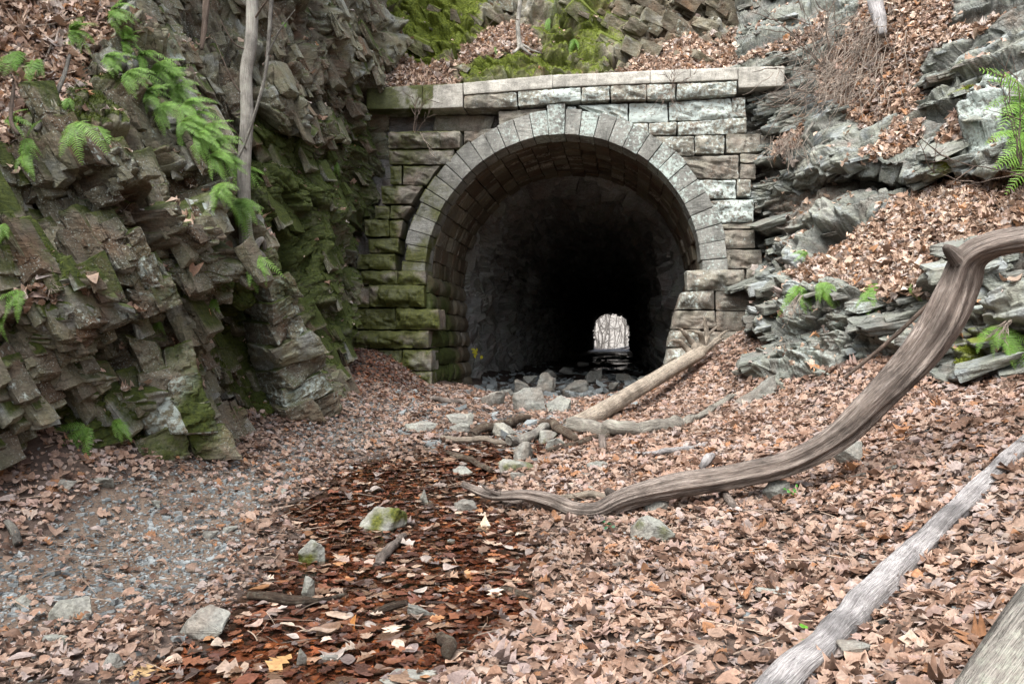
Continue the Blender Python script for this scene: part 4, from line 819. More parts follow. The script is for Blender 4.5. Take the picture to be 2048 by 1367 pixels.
# ================================================================== finding places
def ground_hit(px, py):
    D = np.linspace(1.8, 16, 1400); r = np.array([(px - CX) / F, 1, (CY - py) / F]); pts = np.array([0, 0, CAMZ]) + D[:, None] * r
    z, _, _ = ground_z(pts[:, 0], pts[:, 1]); k = np.argmax(pts[:, 2] <= z)
    if pts[k, 2] > z[k]: k = len(D) - 1
    return pts[k]
_SP = np.concatenate([s[0] for s in SURF[1:]]); _SN = np.concatenate([s[1] for s in SURF[1:]]); _spx, _spy = proj(_SP)
def surf_hit(px, py, rad=7):
    d = (_spx - px) ** 2 + (_spy - py) ** 2; k = np.where(d < rad * rad)[0]
    if len(k) == 0: return surf_hit(px, py, rad * 1.8) if rad < 200 else (P(px, py, 9), np.array([0, -1., 0]))
    j = k[np.argmin(_SP[k, 1])]; return _SP[j], _SN[j]
# ------------------------------------------------------------------ wood
def wood_mat(name, a, b, c, bark=.0, lich=0., grain=(1, 1)):
    m, t = new_mat(name); N = NT(t); g = N.attr('grain').outputs['Color']; p = N.pos()
    n1 = N.noise(N.scaled(g, (9 * grain[0], 9 * grain[0], 1.6 * grain[1])), 3, 5, .65); n2 = N.noise(N.scaled(g, (60, 60, 7)), 3, 5, .7); n3 = N.noise(p, 5, 4); n4 = N.noise(p, 30, 4, .7)
    col = N.ramp(N.math('ADD', N.math('MULTIPLY', n1, .6), N.math('MULTIPLY', n2, .4)), [(.30, a), (.5, b), (.72, c)])
    col = N.mix(1., col, N.ramp(n3, [(.32, .48), (.5, .9), (.66, 1.15)]), 'MULTIPLY')
    cr_ = N.ramp(N.noise(N.scaled(g, (20 * grain[0], 20 * grain[0], 1.3)), 3, 4, .6), [(.455, 1), (.492, .28), (.508, .28), (.545, 1)]); col = N.mix(.8, col, cr_, 'MULTIPLY')
    if bark: col = N.mix(N.ramp(N.math('ADD', N.math('MULTIPLY', N.noise(N.scaled(g, (14, 14, 4.5)), 3, 4, .7), .75), N.math('MULTIPLY', n3, .25)), [(.55, 0), (.60, bark)]), col, (.035, .025, .018))
    if lich: col = N.mix(N.ramp(N.math('ADD', N.math('MULTIPLY', n4, .6), N.math('MULTIPLY', n3, .4)), [(.50, 0), (.62, lich)]), col, (.38, .41, .33))
    b1 = N.bump(n1, 1.0, .03); N.out(col, .8, N.bump(n2, .5, .008, b1), .25); return m
MAT['drift'] = wood_mat('driftwood', (.07, .053, .043), (.255, .21, .178), (.50, .445, .395))
MAT['pale_wood'] = wood_mat('pale_wood', (.16, .125, .095), (.40, .335, .26), (.56, .50, .42), bark=.9, lich=.15)
MAT['white_wood'] = wood_mat('white_wood', (.20, .185, .175), (.44, .42, .41), (.62, .60, .585))
MAT['grey_wood'] = wood_mat('grey_wood', (.10, .09, .075), (.26, .24, .21), (.44, .42, .37), lich=.4)
MAT['peeling'] = wood_mat('peeling_bark', (.14, .125, .10), (.32, .295, .25), (.50, .47, .41), bark=.9, lich=.3)
MAT['dark_wood'] = wood_mat('dark_wood', (.03, .02, .014), (.10, .068, .046), (.22, .165, .12), lich=.25)
MAT['trunk_bark'] = wood_mat('trunk_bark', (.22, .205, .17), (.42, .395, .345), (.58, .555, .51), lich=.3)
MAT['twig'] = wood_mat('twig', (.10, .07, .05), (.24, .18, .14), (.42, .35, .29))
MAT['straw'] = wood_mat('straw', (.28, .22, .165), (.48, .40, .325), (.64, .57, .49))
def spline(pts, n):
    C = np.asarray(pts, float); seg = np.concatenate([[0], np.cumsum(np.linalg.norm(np.diff(C[:, :3], axis=0), axis=1))]); f = upsample(C, 40 * len(C), 0)
    s = np.concatenate([[0], np.cumsum(np.linalg.norm(np.diff(f[:, :3], axis=0), axis=1))]); t = np.linspace(0, s[-1], n)
    return np.stack([np.interp(t, s, f[:, i]) for i in range(C.shape[1])], -1)
def tube(acc, pts, seed=0, ns=14, step=.03, knob=.10, ridge=.08, kinks=.0, caps=True):
    """pts rows (x, y, z, radius): a tapering limb with an uneven, furrowed skin"""
    C = np.asarray(pts, float); Ltot = np.linalg.norm(np.diff(C[:, :3], axis=0), axis=1).sum(); n = int(np.clip(Ltot / step, 5, 160)); c = spline(C, n); p, r = c[:, :3], np.maximum(c[:, 3], .0008)
    if kinks: p = p + kinks * np.stack([fbm(np.stack([np.linspace(0, Ltot * 6, n), 0 * r + q * 7 + seed, 0 * r], -1), 2, seed) for q in range(3)], -1) * r[:, None] * 6
    T = np.gradient(p, axis=0); T /= np.linalg.norm(T, axis=1, keepdims=True) + 1e-9; u = np.cross(T[0], [.3, .2, 1.]); u /= np.linalg.norm(u); U = [u]
    for i in range(1, n): u = U[-1] - T[i] * U[-1].dot(T[i]); u /= np.linalg.norm(u) + 1e-9; U.append(u)
    U = np.array(U); B = np.cross(T, U); a = np.linspace(0, 2 * math.pi, ns, endpoint=False); ca, sa = np.cos(a), np.sin(a); L = np.linspace(0, Ltot, n)
    q = np.stack([np.repeat(ca[None], n, 0) * 1.5, np.repeat(sa[None], n, 0) * 1.5, np.repeat(L[:, None], ns, 1) * 1.2 / max(r.mean() * 8, .02)], -1)
    rr = r[:, None] * (1 + knob * 1.6 * fbm(q * [.7, .7, 1] + seed * 3.1, 2, seed) + ridge * fbm(q * [3.2, 3.2, .5] + seed, 2, seed + 1) * 1.6)
    V = p[:, None] + rr[..., None] * (ca[None, :, None] * U[:, None] + sa[None, :, None] * B[:, None]); F_ = grid_faces(n, ns, 0, True); V = V.reshape(-1, 3)
    g = np.stack([np.repeat(ca[None], n, 0) * .35, np.repeat(sa[None], n, 0) * .35, np.repeat(L[:, None], ns, 1) + seed * .37], -1).reshape(-1, 3)
    if caps:
        for e in (0, n - 1):
            b = len(V); ctr = p[e] + T[e] * (-.15 if e == 0 else .15) * r[e]; ring = V[e * ns:(e + 1) * ns]; V = np.concatenate([V, ctr + (ring - ctr) * .5, ctr[None]]); g = np.concatenate([g, g[e * ns:(e + 1) * ns] * [.5, .5, 1], [[0, 0, L[e]]]])
            j = np.arange(ns); k = (j + 1) % ns; F_ = np.concatenate([F_, np.stack([e * ns + j, e * ns + k, b + k, b + j], -1)]); F_ = np.concatenate([F_, np.stack([b + j, b + k, np.full(ns, b + ns), np.full(ns, b + ns)], -1)[:0]])
            j2 = np.arange(0, ns, 2); F_ = np.concatenate([F_, np.stack([b + j2, b + (j2 + 1) % ns, b + (j2 + 2) % ns, np.full(len(j2), b + ns)], -1)])
    acc.add(V, F_, grain=g)
def path_px(lst, lift=.75):
    """(px, py, depth or None, radius): None rests on the ground under that pixel"""
    out = []
    for px, py, D, r in lst:
        if D is None: q = ground_hit(px, py + r * 200); q = q + [0, 0, r * lift]
        else: q = P(px, py, D)
        out.append([*q, r])
    return out
def local(o_list, root):
    for o in o_list: o.parent = root; o.matrix_parent_inverse = Matrix.Translation(-Vector(root.location))
def log(name, pts, mat, label, cat, group=None, stubs=(), seed=0, ns=16, knob=.10, ridge=.08, kinks=0., lift=.75, stub_name='stub', step=.03, stub_kinks=0.):
    pp = path_px(pts, lift); a = Acc(); tube(a, pp, seed, ns, step, knob, ridge, kinks)
    if not stubs:
        o = a.build(name, MAT[mat], smooth=True); return tag(o, label, cat, group)
    root = empty(name, pp[0][:3], label, cat, group); parts = [a.build('stem', MAT[mat], smooth=True)]
    for i, st in enumerate(stubs):
        b = Acc(); tube(b, path_px(st, lift), seed + 5 + i, 10, .02, knob, ridge, stub_kinks); parts.append(b.build(stub_name, MAT[mat], smooth=True))
    local(parts, root); return root
log('fallen_branch', [(925,968,6.75,0.026),(985,990,6.5,0.037),(1050,990,6.3,0.043),(1105,1002,6.15,0.056),(1150,1020,5.98,0.067),(1195,1020,5.95,0.078),(1245,996,5.97,0.084),(1330,975,6.02,0.086),(1450,955,5.97,0.090),(1580,925,5.87,0.094),(1680,870,5.75,0.098),(1760,797,5.62,0.105),(1830,722,5.52,0.113),(1885,645,5.42,0.120),(1918,572,5.35,0.113),(1938,518,5.27,0.094),(1985,490,5.15,0.086),(2060,474,5.02,0.084),(2200,448,4.85,0.078),(2400,420,4.6,0.066)], 'drift',
    'long sinuous grey driftwood branch rising out of the leaves to a sharp elbow', 'fallen branch', stubs=[[(1062,990,6.28,.028),(1035,1003,6.3,.018),(1005,1002,6.3,.007)], [(1000,988,6.42,.02),(975,978,6.45,.012),(955,962,6.5,.005)], [(1918,520,5.27,0.065),(1900,500,5.24,0.042),(1892,492,5.22,0.019)], [(1222,990,6.05,0.043),(1216,982,6.0,0.030),(1214,978,5.98,0.017)]], seed=2, ns=48, knob=.20, ridge=.30, step=.02)
rt = [[(1385,720,12.25,0.062),(1368,690,12.15,0.043),(1350,682,12.05,0.028),(1335,684,11.95,0.007)], [(1395,712,12.25,0.068),(1385,680,12.25,0.050),(1368,662,12.15,0.031),(1352,656,12.05,0.009)], [(1400,705,12.35,0.062),(1400,675,12.35,0.050),(1385,662,12.25,0.028),(1372,660,12.25,0.007)], [(1402,705,12.35,0.062),(1415,672,12.45,0.043),(1412,645,12.45,0.031),(1408,634,12.45,0.012)], [(1405,705,12.35,0.056),(1432,682,12.45,0.037),(1450,664,12.45,0.019),(1458,660,12.45,0.006)], [(1404,706,12.25,0.050),(1425,690,12.15,0.037),(1442,678,12.15,0.019),(1452,674,12.05,0.006)], [(1390,720,12.15,0.043),(1382,735,12.05,0.025),(1376,742,12.05,0.009)], [(1415,672,12.45,0.031),(1430,655,12.45,0.022),(1440,650,12.45,0.006)]]
log('uprooted_log', [(1140,852,9.55,.115),(1185,832,9.95,.122),(1260,788,10.7,.12),(1330,746,11.5,.115),(1400,706,12.3,.11)], 'pale_wood', 'pale stripped log with a splayed root plate leaning up towards the right pier', 'log', stubs=rt, seed=11, ns=22, knob=.10, ridge=.10, stub_name='root', stub_kinks=.2)
log('fallen_log', [(1135,852,None,.075),(1200,860,None,.078),(1280,858,None,.075),(1345,850,None,.066),(1395,836,None,.045),(1432,812,None,.045),(1470,790,None,.03)], 'peeling', 'crooked log with peeling dark bark lying across the foot of the stripped log', 'log', seed=13, knob=.28, ridge=.2, kinks=.12, lift=1.3)
log('bleached_log', [(1450,1500,None,.07),(1540,1405,None,.075),(1630,1315,None,.075),(1700,1240,None,.075),(1770,1165,None,.072),(1850,1085,None,.068),(1950,985,None,.062),(2050,890,None,.056),(2180,780,None,.05)], 'white_wood', 'long straight bleached white log half sunk in the leaves on the right bank', 'log', seed=17, ns=26, knob=.20, ridge=.16, lift=.6, kinks=.012)
log('fallen_log', [(1900,1560,2.5,.15),(1995,1440,2.58,.16),(2070,1340,2.62,.165),(2150,1230,2.68,.16),(2300,1070,2.8,.15)], 'grey_wood', 'thick cracked grey trunk lying in the lower right corner', 'log', seed=19, ns=40, knob=.12, ridge=.16, step=.02)
log('leaning_stick', [(1690,755,7.7,.018),(1780,680,7.4,.02),(1890,578,7.05,.018),(1960,520,6.9,.014)], 'twig', 'thin straight grey stick leaning behind the long branch against the right outcrop', 'stick', seed=23, ns=8)
for i, (pts, mat, lab, nm) in enumerate([
    ([(940,872,None,.055),(985,858,None,.06),(1030,845,None,.06),(1055,838,None,.05)], 'dark_wood', 'dark barked log with lichen left of the log pile before the mouth', 'fallen_log'),
    ([(1015,890,None,.055),(1045,882,None,.06),(1070,872,None,.055),(1098,854,None,.05)], 'grey_wood', 'short lichen covered log end propped on the square stone', 'log_piece'),
    ([(1085,848,None,.06),(1110,860,None,.06),(1135,872,None,.055),(1152,884,None,.03)], 'dark_wood', 'blackened mossy limb under the end of the crooked log', 'log_piece'),
    ([(880,876,None,.03),(940,882,None,.035),(1010,890,None,.03)], 'pale_wood', 'pale flat stick lying at the head of the stream', 'stick'),
    ([(1095,905,None,.025),(1140,892,None,.032),(1190,880,None,.035),(1215,872,None,.03),(1232,858,None,.02)], 'dark_wood', 'dark bent branch in front of the crooked log', 'stick'),
    ([(1206,905,8.2,.04),(1208,885,8.2,.045),(1206,868,8.25,.04)], 'drift', 'short upright stump of wood below the crooked log', 'log_piece'),
    ([(1270,912,None,.022),(1330,905,None,.028),(1380,898,None,.026),(1422,888,None,.018)], 'white_wood', 'pale peeled stick with a reddish end on the leaf slope', 'stick'),
    ([(1400,940,None,.02),(1412,930,None,.04),(1425,920,None,.03)], 'white_wood', 'stubby bleached wood fragment above the long branch', 'log_piece'),
    ([(1438,988,None,.02),(1455,1002,None,.032),(1470,1018,None,.03),(1495,1026,None,.02)], 'drift', 'twisted pale root lying below the long branch', 'log_piece'),
    ([(1070,1000,None,.025),(1180,1000,None,.03),(1300,1000,None,.03),(1425,1002,None,.02)], 'pale_wood', 'straight pale pole lying behind the low bend of the long branch', 'stick'),
    ([(752,1142,None,.028),(770,1122,None,.034),(790,1100,None,.034),(806,1080,None,.03)], 'drift', 'short weathered driftwood piece standing out of the stream', 'log_piece'),
    ([(495,1200,None,.022),(540,1213,None,.028),(590,1214,None,.028),(640,1208,None,.02),(690,1195,None,.012)], 'dark_wood', 'curved brown stick below the fractured stone at the stream edge', 'stick'),
    ([(738,1238,None,.016),(775,1226,None,.022),(812,1212,None,.018)], 'dark_wood', 'short wet stick left of the flat slate in the stream', 'stick'),
    ([(885,1285,None,.03),(892,1305,None,.036),(898,1330,None,.034)], 'dark_wood', 'stubby brown wood chunk among the leaves at the bottom of the stream', 'log_piece'),
    ([(862,796,None,.04),(895,802,None,.045),(930,808,None,.03)], 'drift', 'grey driftwood stub on the rubble by the left pier', 'log_piece'),
    ([(893,905,None,.025),(935,922,None,.032),(985,945,None,.025)], 'dark_wood', 'wet brown limb slanting through the upper stream', 'stick'),
    ([(808,1044,None,.012),(860,1050,None,.014),(925,1046,None,.008)], 'drift', 'thin stick right of the mossy block in the stream', 'stick'),
    ([(512,1018,None,.006),(570,1008,None,.008),(630,992,None,.007),(672,965,None,.005)], 'twig', 'long thin curved twig on the left stream edge', 'stick'),
    ([(1688,962,None,.016),(1750,950,None,.018),(1815,932,None,.012)], 'grey_wood', 'greenish lichen stick on the leaves under the long branch', 'stick'),
    ([(1684,1308,None,.012),(1735,1270,None,.013),(1792,1230,None,.010)], 'grey_wood', 'thin greenish stick beside the bleached log', 'stick'),
    ([(15,1052,None,.02),(28,1070,None,.026),(38,1092,None,.022)], 'grey_wood', 'short grey stick at the left edge of the path', 'stick'),
    ([(1205,1150,None,.014),(1235,1138,None,.016),(1255,1128,None,.010)], 'drift', 'small curved stick in the leaves below the mossy dome rock', 'stick'),
    ([(1840,1090,None,.008),(1855,1060,None,.009),(1862,1000,None,.007)], 'twig', 'thin dark twig across the upper bleached log', 'stick'),
    ([(1010,1190,None,.02),(1035,1196,None,.022),(1065,1200,None,.016)], 'dark_wood', 'wet red brown wood splinter at the right stream edge', 'stick')]):
    log(nm, pts, mat, lab, 'stick' if nm == 'stick' else ('log' if nm == 'fallen_log' else 'wood piece'), seed=40 + i, ns=12, knob=.16, ridge=.14, step=.02, lift=1.9, kinks=.15)
# ------------------------------------------------------------------ loose stones
def stone_shape(w, d, h, seed, kind='angular'):
    rg = np.random.default_rng(seed); bm = bmesh.new(); k = {'angular': 13, 'smooth': 26, 'slab': 11, 'peak': 9}[kind]
    for i in range(k):
        v = rg.normal(0, 1, 3); v /= np.linalg.norm(v) if kind in ('smooth',) else np.max(abs(v)) ** .8 * np.linalg.norm(v) ** .2
        if kind == 'slab': v[2] = np.sign(v[2]) * rg.uniform(.75, 1)
        v *= rg.uniform(.82, 1.05)
        if kind == 'peak' and v[2] > 0: v[:2] *= .55
        bm.verts.new(v * [w / 2, d / 2, h / 2])
    if kind == 'peak': bm.verts.new((rg.uniform(-.15, .15) * w, rg.uniform(-.1, .1) * d, h * .55))
    r = bmesh.ops.convex_hull(bm, input=bm.verts); bmesh.ops.delete(bm, geom=[e for e in r['geom_interior'] if isinstance(e, bmesh.types.BMVert)], context='VERTS')
    bmesh.ops.bevel(bm, geom=list(bm.edges), offset=min(w, d, h) * (.12 if kind == 'smooth' else .045), segments=2 if kind == 'smooth' else 1, affect='EDGES', clamp_overlap=True)
    bmesh.ops.triangulate(bm, faces=bm.faces); 
    for _ in range(3 if max(w, d, h) > .12 else 2):
        es = [e for e in bm.edges if e.calc_length() > max(w, d, h) * .05]; bmesh.ops.subdivide_edges(bm, edges=es, cuts=1); bmesh.ops.triangulate(bm, faces=[f for f in bm.faces if len(f.verts) > 3])
    bm.normal_update(); V = np.array([v.co for v in bm.verts]); Nn = np.array([v.normal for v in bm.verts]); Fc = np.array([[v.index for v in f.verts] for f in bm.faces]); bm.free(); s = max(w, d, h)
    V = V + Nn * (s * (.035 * fbm(V / s * 5 + seed, 3, seed) + .018 * fbm(V / s * 14 + seed, 2, seed + 1)))[:, None]
    return V, Fc, Nn
def loose_stone(px, py, wpx, hpx, label, kind='angular', moss=0., tint=.5, lich=.2, wet=0., yaw=None, tilt=0., D=None, cat='rock', name='rock', group=None, sink=.32, mat='loose_stone', seed=None, dep=None):
    q = ground_hit(px, py) if D is None else P(px, py, D); D_ = q[1]; w = wpx / F * D_; h = hpx / F * D_ / (1 - sink); d = dep or w * .6; sd = seed or int(px * 7 + py)
    V, Fc, Nn = stone_shape(w, d, h, sd, kind); rg = np.random.default_rng(sd); ya = rg.uniform(-.5, .5) if yaw is None else yaw; R = np.array(Matrix.Rotation(ya, 3, 'Z') @ Matrix.Rotation(tilt, 3, 'Y')); V = V @ R.T; Nn = Nn @ R.T
    V[:, 2] += h / 2 - V[:, 2].min() * 0 - h * sink
    mo = np.clip(moss * (.40 + 1.0 * fbm(V / w * 2.5 + sd, 2, sd) - .30 * (Nn[:, 2] - .4)), 0, 1)
    o = mesh(name, V, Fc, MAT[mat], None, dict(mask=np.stack([mo, 0 * mo + lich, 0 * mo, 0 * mo + wet], -1), tint=np.clip(tint - .10 + .3 * fbm(V / w * 3 + sd, 2, sd + 3), 0, 1))); o.location = q
    return tag(o, label, cat, group)
for a in [
 (762,1064,116,56,'blocky grey stone with green moss on its sides in the stream','angular',.85,.5),
 (413,1266,142,60,'large smooth pale grey boulder at the lower left stream edge','smooth',0,.62),
 (140,1240,88,42,'long pale blue angular stone on the path','angular',0,.7),
 (622,1137,56,62,'upright grey stone with yellow moss on top','angular',.55,.45),
 (617,1206,72,52,'fractured pale green stone half in the stream','peak',.12,.5),
 (931,1028,50,32,'dark grey pyramid stone right of the mossy block','angular',0,.35),
 (847,1008,27,30,'small pointed stone standing in the stream','peak',0,.45),
 (1302,1082,108,54,'low domed rock capped with yellow moss in the leaves','smooth',.6,.4),
 (1312,1025,72,32,'dark grey stone tucked under the low part of the long branch','angular',0,.35),
 (862,1238,104,34,'broad flat blue slate lying in the stream','slab',0,.4),
 (927,1238,38,24,'small grey cube of stone beside the flat slate','angular',.1,.5),
 (985,812,56,50,'upright pyramid shaped grey boulder before the tunnel mouth','angular',0,.32),
 (1066,820,84,48,'broad wedge shaped grey boulder before the tunnel mouth','angular',0,.34),
 (1120,824,54,42,'pale green ridged stone before the tunnel mouth','angular',.2,.5),
 (1044,788,36,38,'brownish boulder behind the grey wedge boulder','angular',.1,.3),
 (1050,922,46,42,'square grey stone carrying the lichen log end','angular',.1,.38),
 (1008,872,50,30,'pale sharp cornered stone below the dark log','angular',0,.72),
 (1098,882,46,24,'flat green grey stone with moss among the logs','slab',.4,.45),
 (1112,895,44,22,'grey green stone in front of the mossy flat stone','angular',.15,.45),
 (1032,944,78,28,'long blue grey stone mossy at its left end','angular',.4,.42),
 (1040,960,40,18,'small flat stone below the long blue grey stone','slab',0,.45),
 (1088,786,44,44,'dark brown broken block behind the grey boulders at the mouth','angular',0,.05),
 (927,952,44,22,'pale grey stone in the upper stream','angular',0,.6),
 (842,862,78,20,'thin flat slab of rock at the path bend','slab',0,.5),
 (918,850,66,24,'pale slab behind the square grey block at the bend','slab',.1,.55),
 (918,866,46,26,'square grey block at the stream head','angular',0,.55),
 (1272,872,54,26,'grey stone showing through leaves below the crooked log','angular',0,.42),
 (1195,938,60,16,'flat pale stone at the right stream edge','slab',0,.55),
 (1555,998,66,40,'dark blue angular stone under the long branch','angular',0,.3),
 (1700,928,70,48,'lichen spotted rock behind the long branch','angular',0,.4),
 (1500,800,112,66,'big layered boulder with a mossy top at the outcrop foot','slab',.25,.3),
 (226,1342,46,42,'round grey green stone at the bottom left','smooth',.15,.45),
 (604,1338,44,42,'brown mossy cone of rock at the bottom of the stream','peak',.35,.35),
 (660,1332,52,26,'low green grey rock at the bottom of the stream','angular',.15,.45),
 (118,1290,62,24,'flat blue slate with leaves on it at the lower left','slab',0,.5),
 (45,1212,46,24,'pale stone at the far left of the path','angular',0,.68),
 (312,1012,32,14,'small pointed slab on the left path edge','slab',0,.55),
 (418,1074,44,14,'thin dark slate slab in the middle of the path','slab',0,.35),
 (460,1064,32,12,'small flat slate beside the dark slab','slab',0,.4),
 (200,970,52,16,'long pale slab on the left bank','slab',0,.6),
 (128,975,52,16,'grey slab half buried on the left bank','slab',0,.42),
 (1172,982,28,12,'small pale cube of stone above the pale pole','angular',0,.62),
 (1170,956,30,12,'small dark flat stone right of the stream','slab',0,.4),
 (1470,1225,34,20,'dark angular stone on the bare soil','angular',0,.38),
 (1552,1198,82,20,'long pale plank shaped stone on the right bank','slab',.1,.75),
 (1720,1322,92,36,'grey slab under the lower bleached log','slab',0,.42),
 (818,1366,120,20,'broad pale stone cut by the bottom edge','slab',0,.62),
 (902,1092,22,18,'small round grey pebble in the stream','smooth',0,.4),
 (560,985,34,10,'thin pale slate chip at the stream edge','slab',0,.6),
 (1630,705,56,34,'grey block on the outcrop foot','angular',.1,.5)]:
    px, py, w, h, lab, kd, mo, ti = a
    if lab == 'grey block on the outcrop foot': continue
    loose_stone(px, py, w, h, lab, kd, mo, ti, wet=.25 if 'stream' in lab and ti < .5 else 0)
rgs = np.random.default_rng(77)
for i, (px, py, D, w, h) in enumerate([(1012,792,15.0,40,16),(1090,772,16.5,46,18),(1150,778,16.0,62,20),(1185,756,18.5,44,20),(1100,752,19,40,14),(1228,775,16.5,30,12),(1130,744,21,34,12),(1252,757,18.5,44,12),(1290,765,17,36,14),(1060,762,17.5,34,12),(1165,730,25,26,8)]):
    r_ = loose_stone(px, py, w, h, 'dark wet stone standing in the flooded tunnel floor', 'slab' if i % 2 else 'angular', 0, .35, D=D, wet=.5, group='stones in the tunnel water', sink=.3)
tun_lab = ['stone by the left wall at the tunnel water edge', 'flat dark slab left in the tunnel water', 'broad pale slab in the middle of the tunnel water', 'block of rock behind the broad slab in the tunnel water', 'low stone far left in the tunnel water', 'small stone right of the broad slab in the tunnel water', 'low wet stone deep in the tunnel at left', 'flat stone by the right wall of the tunnel', 'stone nearest the right tunnel wall', 'wet stone close to the left tunnel wall', 'deepest visible stone in the tunnel water']
for o, l_ in zip([o for o in SC.objects if o.get('group') == 'stones in the tunnel water'], tun_lab): o['label'] = l_

# ------------------------------------------------------------------ ferns
def frond_mesh(seed, npin=22, width=.17, droop=1.0):
    rg = np.random.default_rng(seed); a = Acc(); t = np.linspace(0, 1, 16); y = t - .16 * droop * t ** 2.5; z = .22 * t - .62 * droop * t ** 2; sx = .10 * rg.normal() * t ** 2
    C = np.stack([sx, y, z], -1); w = .006 * (1 - .8 * t)
    V = np.stack([C - np.stack([w, 0 * w, 0 * w], -1), C + np.stack([0 * w, 0 * w, w * 1.2], -1), C + np.stack([w, 0 * w, 0 * w], -1)], 1).reshape(-1, 3); a.add(V, grid_faces(16, 3), col=np.tile([.12, .13, .03], (48, 1)))
    for k in range(npin):
        tt = .10 + .89 * k / (npin - 1); c = np.array([np.interp(tt, t, C[:, i]) for i in range(3)]); c2 = np.array([np.interp(min(tt + .03, 1), t, C[:, i]) for i in range(3)]); tg = c2 - c; tg /= np.linalg.norm(tg) + 1e-9
        ln = width * min(1, .45 + tt / .28 * .55) * (1 - tt) ** .62 * 1.12 + .008; pw2 = .017 * (.35 + .65 * (1 - tt))
        for sgn in (-1, 1):
            l_ = ln * rg.uniform(.85, 1.1); s = np.linspace(0, 1, 7); side = np.array([sgn, 0, 0]) * .93 + tg * .36 + np.array([0, 0, rg.normal(-.08, .12)]); side /= np.linalg.norm(side)
            wv = pw2 * np.array([.7, 1.15, .8, 1.0, .62, .6, .05]); ctr = c + side * (l_ * s)[:, None] + np.array([0, 0, -1]) * (.18 * l_ * s ** 2)[:, None]
            V = np.stack([ctr + tg * wv[:, None], ctr + np.array([0, 0, .003]), ctr - tg * wv[:, None]], 1).reshape(-1, 3)
            g = rg.uniform(.8, 1.2); col = np.array([.135, .26, .042]) * g * (1 + .25 * tt); a.add(V, grid_faces(7, 3), col=np.tile(col, (21, 1)))
    return a
FM = []
for i in range(6):
    o = frond_mesh(300 + i, 20 + i % 3 * 2, .15 + .02 * (i % 3), .55 + .2 * (i % 4)).build('frond', MAT['fern'], smooth=True); SC.collection.objects.unlink(o); FM.append(o.data); bpy.data.objects.remove(o)
def fern(px, py, n, L, ang, spread, label, group=None, out=.35, seed=0, pos=None, dark=None):
    rg = np.random.default_rng(int(px * 3 + py * 11 + seed)); q, nn = surf_hit(px, py) if pos is None else (pos, np.array([0, 0, 1.]))
    root = empty('fern', q + nn * .02 + np.array([0, -.06, .03]), label, 'fern', group)
    for k in range(n):
        th = math.radians(ang + rg.uniform(-spread, spread)); d = np.array([math.cos(th), -out - rg.uniform(0, .55), -math.sin(th) + .12]); d /= np.linalg.norm(d)
        zz = np.array([0, -.45, 1.]) + nn * .6 + rg.normal(0, .25, 3); xx = np.cross(d, zz); xx /= np.linalg.norm(xx); zz = np.cross(xx, d); s = L * rg.uniform(.7, 1.2)
        o = bpy.data.objects.new('frond', FM[rg.integers(len(FM))]); M = Matrix(((xx[0], d[0], zz[0], 0), (xx[1], d[1], zz[1], 0), (xx[2], d[2], zz[2], 0), (0, 0, 0, 1))) @ Matrix.Diagonal((s, s, s, 1))
        o.parent = root; o.matrix_basis = M; link(o)
    return root
band = [(150,72),(228,30),(252,96),(214,128),(286,120),(262,160),(312,150),(338,158),(300,196),(352,190),(330,222),(380,214),(398,236),(372,250),(418,262),(400,286),(436,288),(428,318),(458,322),(478,350),(440,378),(478,415)]
ordw = 'topmost second third fourth fifth sixth seventh eighth ninth tenth eleventh twelfth thirteenth fourteenth fifteenth sixteenth seventeenth eighteenth nineteenth twentieth twenty-first lowest'.split()
for i, (px, py) in enumerate(band):
    D_ = surf_hit(px, py)[0][1]
    fern(px, py, 12 + i % 4, .047 * D_, 24 + 1.1 * i, 44, ('%s fern in the green band running down the left cliff edge' % ordw[i]) if i in (0, 21) else ('%s fern from the top in the green band down the left cliff edge' % ordw[i]), 'band of ferns down the left cliff edge')
for px, py, n, L, ang, sp, lab, out in [
 (52,112,5,.40,82,26,'dark green fern hanging at the left edge below the leaf slope',.5), (88,128,3,.30,70,22,'small fern right of the dark hanging fern at the left edge',.5),
 (165,252,4,.30,60,30,'fern with long drooping fronds on the mossy corner of the left cliff',.5), (200,262,4,.32,55,20,'pair of long hanging fronds below the fern band on the left cliff',.4), (150,205,3,.18,80,30,'small curled fern under the fern band',.4),
 (28,250,4,.20,10,50,'small fern growing out at the left edge under the leafy shelf',.4), (72,292,6,.24,30,70,'spreading fern clump below the dead pole on the left cliff',.4), (55,325,3,.20,60,30,'fern tuft hanging below the spreading clump at left',.4),
 (15,462,3,.15,60,40,'tiny fern on the lichen rock at the left edge',.4), (62,590,5,.24,110,40,'dusty green fern on the left cliff beside dead roots',.4), (22,640,3,.2,100,30,'pale fern low on the left edge of the cliff',.4),
 (195,858,6,.26,110,60,'fern beside the lowest slab of the left cliff',.4), (240,850,4,.2,60,50,'mossy fern tuft against the lowest slab of the left cliff',.3), (440,605,4,.20,80,50,'fern with dead stalks in the left cliff recess',.4), (325,652,3,.13,80,30,'tiny pair of fronds on the left cliff ledge',.4),
 (508,528,6,.30,50,35,'bright fern at the foot of the slender tree',.4), (482,400,4,.42,62,18,'long fern hanging left of the slender tree trunk',.5), (576,48,3,.2,85,20,'dark frond high on the cliff right of the tree',.3), (676,335,3,.22,85,20,'small bright fern on the mossy rear cliff',.3),
 (1092,40,2,.3,85,20,'tiny fern on the mossy bank over the arch',.3), (1152,85,3,.3,90,25,'little fern hanging on the mossy bank right of the sapling',.3), (985,92,2,.26,85,20,'single small fern on the moss left of the sapling',.3)]:
    fern(px, py, n + 2, L * 1.3, ang, sp, lab, out=out)
